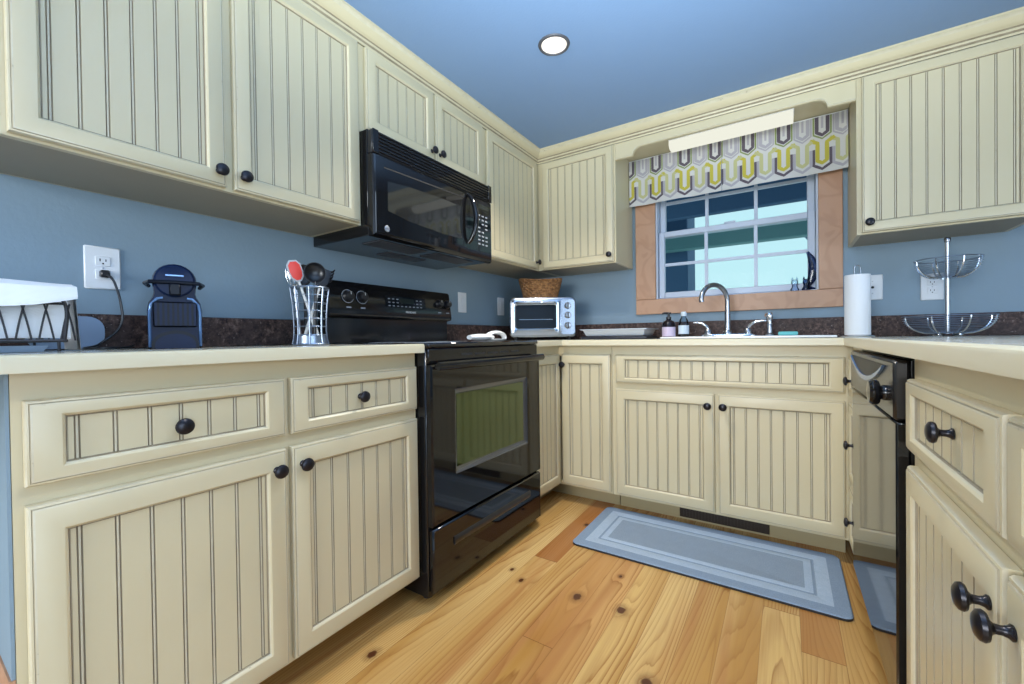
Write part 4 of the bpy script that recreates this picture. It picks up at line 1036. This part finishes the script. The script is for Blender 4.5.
def spat_head():
    m = MB(); o = [(-.008, 0), (.008, 0), (.020, .014), (.024, .035), (.022, .062), (.010, .074), (-.012, .072), (-.022, .058), (-.023, .03), (-.019, .013)]
    m.loops([[(x, -.002, z) for x, z in o], [(x, -.004, z) for x, z in o], [(x * .8, -.006, (z - .036) * .85 + .036) for x, z in o]], ['grey_silicone', 'grey_silicone'], cap0='grey_silicone', cap1='red_silicone')
    m.box(-.006, .006, -.001, .004, -.004, .03, 'grey_silicone', .002); return m
def ladle_head():
    m = MB(); n = 10
    m.lathe([(.0005, -.026)] + [(.036 * math.sin(PI / 2 * i / n), -.026 * math.cos(PI / 2 * i / n)) for i in range(1, n + 1)] + [(.0345, .0)] + [(.0345 * math.sin(PI / 2 * i / n), -.0245 * math.cos(PI / 2 * i / n)) for i in range(n, 0, -1)], 'black_plastic', (0, 0, 0), (Vector((1, 0, 0)), Vector((0, 0, 1)), Vector((0, -1, 0))), n=24)
    m.xf(Matrix.Translation((0, .012, .032))); return m
def pasta_head():
    m = MB(); o = [(-.007, -.003), (.007, -.003), (.022, .016), (.027, .045), (.022, .068), (-.022, .068), (-.027, .045), (-.022, .016)]
    m.prism(o, 'y', -.002, .002, 'black_plastic')
    for sx in (-1, 1):
        for k in range(4): m.tube([(sx * .024, .0, .026 + k * .013), (sx * .028, -.010, .028 + k * .013), (sx * .028, -.022, .031 + k * .013)], [.004, .0035, .0022], 'black_plastic', 8)
    return m
def spoon_head():
    m = MB(); n = 12
    m.loops([[(.026 * s_ * math.cos(a), y, .034 + .038 * s_ * math.sin(a)) for a in [2 * PI * i / 24 for i in range(24)]] for s_, y in ((.55, .009), (.85, .005), (1, 0), (.97, -.002), (.8, .003), (.5, .006))], 'black_plastic', cap0='black_plastic', cap1='black_plastic', smooth=True); return m
def whisk_head():
    m = MB()
    for k in range(5):
        b = PI * k / 5; m.tube([(.022 * math.sin(PI * u) ** .8 * math.cos(b) if u <= 1 else -.022 * math.sin(PI * (2 - u)) ** .8 * math.cos(b), .022 * math.sin(PI * u) ** .8 * math.sin(b) if u <= 1 else -.022 * math.sin(PI * (2 - u)) ** .8 * math.sin(b), .078 * (1 - math.cos(PI * (u if u <= 1 else 2 - u))) / 2) for u in [i / 12 for i in range(0, 25)]], .0011, 'chrome', 5)
    return m
utensil('spatula', 'red and grey silicone spatula leaning left in the wire caddy', (.024, .020, 0), (.010, -.044, .205), 'handle_white', spat_head)
utensil('ladle', 'round black ladle in the middle of the wire caddy', (.036, -.008, 0), (.046, -.006, .205), 'black_plastic', ladle_head)
utensil('pasta_server', 'black toothed pasta server on the stove side of the wire caddy', (-.006, -.024, 0), (-.012, .046, .200), 'handle_white', pasta_head)
utensil('serving_spoon', 'black serving spoon behind the ladle in the wire caddy', (-.036, .006, 0), (-.046, .008, .205), 'black_plastic', spoon_head)
utensil('whisk', 'wire whisk at the back of the utensil caddy, beside the spatula', (-.026, -.022, 0), (-.034, -.036, .196), 'brushed_steel', whisk_head)

# ------------------------------------------------------------------ dish rack with cloths
t = thing('dish_rack', 'black wire dish rack covered by white cloths on the left worktop', 'dish rack', (0, 0, 0), 0)
rx0, rx1, ry0, ry1 = .165, .405, -.22, .232; rb0 = ZC + .024
m = MB(); m.loops([rl2(rx0 - .01, rx1 - .02, ry0 - .01, .200, ZC + .001), rl2(rx0 - .016, rx1 - .012, ry0 - .016, .207, ZC + .014), rl2(rx0 - .013, rx1 - .015, ry0 - .013, .204, ZC + .014), rl2(rx0 - .005, rx1 - .024, ry0 - .005, .197, ZC + .004)], 'muted_blue', cap0='muted_blue', cap1='muted_blue'); part('drip_tray', m, t)
m = MB(); m.tube([(rx0, ry0, rb0), (rx1, ry0, rb0), (rx1, ry1, rb0), (rx0, ry1, rb0)], .0032, 'wire_black', 8, closed=True)
for i in range(9):
    y = ry0 + .03 + i * .05; m.tube([(rx0, y, rb0), (rx1, y, rb0)], .0018, 'wire_black', 6)
for x in (rx0, rx1):
    for y in (ry0 + .012, ry1 - .012): m.tube([(x, y, rb0), (x, y, ZC + .0012)], .0026, 'wire_black', 8)
part('base_frame', m, t)
rt = ZC + .128
for y in (ry0, ry1):
    m = MB(); m.tube(smooth_path([(rx1, y - .004, rb0), (rx1 + .004, y, ZC + .08), (rx1, y - .004, rt - .02), (rx1 - .025, y - .012, rt), (rx0 + .025, y - .012, rt), (rx0, y - .004, rt - .02), (rx0, y, rb0)], 5), .0034, 'wire_black', 8); part('end_loop', m, t)
for x in (rx0, rx1):
    m = MB(); m.tube([(x, ry0, rt - .026), (x, ry1 - .004, rt - .026)], .0028, 'wire_black', 8)
    for i in range(15):
        y = ry0 + .012 + i * .0315
        m.tube(smooth_path([(x, y - .010, rb0), (x, y - .004, rt - .065), (x, y + .003, rt - .030), (x, y + .004, rt - .027)], 4), .0017, 'wire_black', 6); m.tube(smooth_path([(x, y + .012, rb0), (x, y + .006, rt - .065), (x, y - .001, rt - .030), (x, y - .002, rt - .027)], 4), .0017, 'wire_black', 6)
    part('side_wires', m, t)
# cloth standing inside the rack and over its end
m = MB()
def cl1(u, v):
    y = ry0 + .02 + (ry1 - .012 - ry0) * v
    s_ = [(rx0 + .018, rb0 + .012), (rx0 + .018, rt - .028), (rx0 + .05, rt - .006), (rx1 - .07, rt - .004), (rx1 - .028, rt - .02), (rx1 - .016, rb0 + .05), (rx1 - .014, rb0 + .008)]
    k = u * (len(s_) - 1); i = min(int(k), len(s_) - 2); f = k - i
    x = s_[i][0] * (1 - f) + s_[i + 1][0] * f; z = s_[i][1] * (1 - f) + s_[i + 1][1] * f
    return (x + .003 * math.sin(y * 60 + u * 5), y, z + .002 * math.sin(y * 35 + x * 20))
m.grid(cl1, 30, 30, 'white_cloth'); m.grid(lambda u, v: tuple(Vector(cl1(u, v)) + Vector((0, 0, -.003))), 30, 30, 'white_cloth')
single('dish_towel', m, 'white cloth lining the inside of the black wire rack', 'towel')
m = MB()
def cl2(u, v):
    y = ry0 + .02 + (ry1 + .014 - ry0 - .02) * v
    drop = .078 * (1 - v) + .002 + .004 * math.sin(v * 9)
    s_ = [(rx0 - .020, rt - .055), (rx0 - .018, rt - .002), (rx0 + .03, rt + .015), (rx1 - .03, rt + .017), (rx1 + .016, rt + .006), (rx1 + .021, rt - .012 - drop)]
    k = u * (len(s_) - 1); i = min(int(k), len(s_) - 2); f = k - i
    x = s_[i][0] * (1 - f) + s_[i + 1][0] * f; z = s_[i][1] * (1 - f) + s_[i + 1][1] * f
    return (x + .002 * math.sin(y * 40), y, z + .002 * math.sin(y * 26 + x * 30))
m.grid(cl2, 30, 30, 'white_cloth'); m.grid(lambda u, v: tuple(Vector(cl2(u, v)) + Vector((0, 0, .004))), 30, 30, 'white_cloth')
single('dish_towel', m, 'white towel draped over the top of the black wire rack', 'towel')
m = MB()
def cl3(u, v):
    z = .9175 + .138 * v; return (.17 + .20 * u, ry1 + .030 + .008 * (1 - v) + .003 * math.sin(u * 11) - .012 * u, z + .004 * math.sin(u * 7) * v)
m.grid(cl3, 20, 16, 'white_cloth'); m.grid(lambda u, v: tuple(Vector(cl3(u, v)) + Vector((0, .005, 0))), 20, 16, 'white_cloth')
single('dish_towel', m, 'white towel hanging down beside the stove-side end of the black wire rack', 'towel')
m = MB(); o = []  # rounded pale blue panel at the foot of the backsplash
for cx_, cz_, a0 in ((.340, .972, 0), (.26, .972, 90), (.26, .955, 180), (.340, .955, 270)):
    for i in range(7):
        a = R(a0 + 15 * i); o.append((cx_ + .037 * math.cos(a), cz_ + .037 * math.sin(a)))
m.prism(o, 'x', .0215, .029, 'muted_blue'); single('blue_panel', m, 'small pale blue panel standing against the brown backsplash behind the dish rack', 'board')

# ------------------------------------------------------------------ window ledge ornaments
def figurine(label, x, y, mat, s_=1):
    t = thing('figurine', label, 'ornament', (x, y, 1.1665), 0)
    m = MB(); m.lathe([(.0005, 0), (.019, 0), (.020, .006), (.013, .020), (.012, .030), (.016, .040), (.015, .052), (.010, .058), (.0005, .060)], mat, n=16, sx=s_, sy=s_ * .8); part('body', m, t)
    for sx in (-1, 1):
        m = MB(); m.lathe([(.0005, .056), (.006, .056), (.003, .068), (.0005, .074)], mat, (sx * .010, 0, 0), n=8); part('ear', m, t)
figurine('small clear glass cat figurine on the window ledge, farther from the casing', 1.735, B - .012, 'ornament_glass'); figurine('small dark blue glass cat figurine on the window ledge beside the clear one', 1.786, B - .012, 'ornament_dark')
t = thing('glass_ornament', 'tall curved dark glass ornament standing at the end of the window ledge', 'ornament', (1.805, B + .012, 1.1695), 0)
m = MB(); m.lathe([(.0005, 0), (.024, 0), (.022, .008), (.008, .016), (.0005, .018)], 'ornament_dark', n=16, sy=.6); part('base', m, t)
m = MB(); pts = [(-.012 + .028 * math.sin(PI * u), 0, .014 + .19 * u) for u in [i / 14 for i in range(15)]]
m.tube(pts, [.006 + .019 * math.sin(PI * (i / 14) ** .9) for i in range(15)], 'ornament_dark', 14, sx=.35); part('blade', m, t)

# ------------------------------------------------------------------ kitchen mat
m = MB()
mx0, mx1, my0, my1 = .878, 1.8725, 1.709, 2.176
def rm(i, z, r_):
    r_ = max(r_, .002); o = []
    for cx_, cy_, a0 in ((mx1 - i - r_, my1 - i - r_, 0), (mx0 + i + r_, my1 - i - r_, 90), (mx0 + i + r_, my0 + i + r_, 180), (mx1 - i - r_, my0 + i + r_, 270)):
        for k in range(7):
            a = R(a0 + 15 * k); o.append((cx_ + r_ * math.cos(a), cy_ + r_ * math.sin(a), z))
    return o
lp = [rm(0, .0012, .03), rm(0, .009, .03), rm(.004, .013, .027), rm(.046, .0135, .006), rm(.048, .0135, .005), rm(.092, .0135, .004), rm(.094, .0125, .004), rm(.100, .0125, .004), rm(.102, .0135, .004), rm(.127, .0135, .004), rm(.129, .013, .004)]
m.loops(lp, ['foot_rubber', 'mat_mid', 'mat_mid', 'mat_mid', 'mat_light', 'mat_mid', 'mat_mid', 'mat_mid', 'mat_light', 'mat_field'], cap0='foot_rubber', cap1='mat_field')
single('kitchen_mat', m, 'grey-blue cushioned floor mat with bordered rectangle in front of the sink', 'mat')

# ------------------------------------------------------------------ groups of look-alikes
for o in bpy.data.objects:
    if o.parent is None and 'category' in o:
        n = o.name.split('.')[0]
        g = {'upper_cabinet': 'cream wall cabinets under the ceiling', 'base_cabinet': 'cream two-drawer two-door base cabinets', 'outlet': 'white double wall outlets', 'light_switch': 'white rocker switches on the stove wall',
             'countertop': 'cream-edged worktops', 'soap_bottle': 'soap bottles beside the faucet', 'dish_towel': 'white cloths on the black dish rack', 'figurine': 'glass cat figurines on the window ledge'}.get(n)
        if o.get('category') == 'utensil': g = 'cooking utensils in the wire caddy'
        if g: o['group'] = g

# ------------------------------------------------------------------ light
wd = bpy.data.worlds.new('World'); SC.world = wd; wd.use_nodes = True
nt = wd.node_tree; bgn = nt.nodes['Background']
tcw = nt.nodes.new('ShaderNodeTexCoord'); sp = nt.nodes.new('ShaderNodeSeparateXYZ'); L(nt, tcw.outputs['Generated'], sp.inputs[0])
skc = ramp(nt, mathn(nt, 'ADD', mathn(nt, 'MULTIPLY', sp.outputs[2], .5), .5), [(0, (.26, .36, .38)), (.47, (.31, .465, .50)), (.56, (.33, .485, .525)), (1, (.30, .44, .55))])
L(nt, skc, bgn.inputs[0]); bgn.inputs[1].default_value = 1.0
def area(name, loc, target, sx, sy, power, col):
    ld = bpy.data.lights.new(name, 'AREA'); ld.shape = 'RECTANGLE'; ld.size = sx; ld.size_y = sy; ld.energy = power; ld.color = col
    o = bpy.data.objects.new(name, ld); COL.objects.link(o); o.location = loc
    o.rotation_euler = (Vector(target) - Vector(loc)).to_track_quat('-Z', 'Y').to_euler(); return o
area('patio_door_daylight', (4.55, -.8, 1.02), (3.5, -.8, 1.02), 2.7, 1.95, 42, (.62, .76, 1.0))
area('rear_window_fill', (1.05, -2.56, 1.39), (1.05, -1.5, 1.34), 1.35, 1.25, 48, (.92, .96, 1.0))  # soft front fill for the back cabinets, at an unseen rear opening
def bounce_flash(loc, power):
    ld = bpy.data.lights.new('bounce_flash', 'SPOT'); ld.energy = power; ld.spot_size = R(112); ld.spot_blend = 1.0; ld.shadow_soft_size = .06; ld.color = (.74, .90, 1.0)
    o = bpy.data.objects.new('bounce_flash', ld); COL.objects.link(o); o.location = loc
    o.rotation_euler = (Vector((1.64, .60, CEIL)) - Vector(loc)).to_track_quat('-Z', 'Y').to_euler(); return o
bounce_flash((1.74, .10, .98), 190)
def spot(name, loc, power):
    ld = bpy.data.lights.new(name, 'SPOT'); ld.energy = power; ld.spot_size = R(125); ld.spot_blend = .8; ld.shadow_soft_size = .06; ld.color = (1, .92, .80)
    o = bpy.data.objects.new(name, ld); COL.objects.link(o); o.location = loc; return o
spot('downlight', (.894, 1.572, CEIL - .012), 54)
spot('overhead_fill', (1.78, .72, CEIL - .012), 24)  # added overhead fill out of view, brightens the sink doors
spot('downlight_dining', (3.3, .2, CEIL - .012), 22)

# ------------------------------------------------------------------ camera
cam = bpy.data.cameras.new('Camera'); co = bpy.data.objects.new('Camera', cam); COL.objects.link(co)
yaw, pit, rol, fpx = .5776, -.0103, -.0133, 419.45
cam.sensor_fit = 'HORIZONTAL'; cam.sensor_width = 36; cam.lens = fpx / 1024 * 36; cam.clip_start = .02; cam.clip_end = 300
fw = Vector((-math.sin(yaw) * math.cos(pit), math.cos(yaw) * math.cos(pit), math.sin(pit)))
rt_ = Vector((math.cos(yaw), math.sin(yaw), 0)); upv = rt_.cross(fw)
# image x = a*cr + b*sr ; image y(up) = -a*sr + b*cr
cr, sr = math.cos(rol), math.sin(rol)
r2 = rt_ * cr + upv * sr; u2 = rt_ * -sr + upv * cr
M = Matrix(((r2.x, u2.x, -fw.x, 1.6911), (r2.y, u2.y, -fw.y, 0), (r2.z, u2.z, -fw.z, .9325), (0, 0, 0, 1)))
co.matrix_world = M
SC.camera = co
SC.view_settings.view_transform = 'Standard'; SC.view_settings.look = 'None'; SC.view_settings.gamma = 1; SC.view_settings.use_curve_mapping = False
SC.view_settings.exposure = 0.9
SC.cycles.max_bounces = 8; SC.cycles.diffuse_bounces = 4; SC.cycles.use_denoising = True
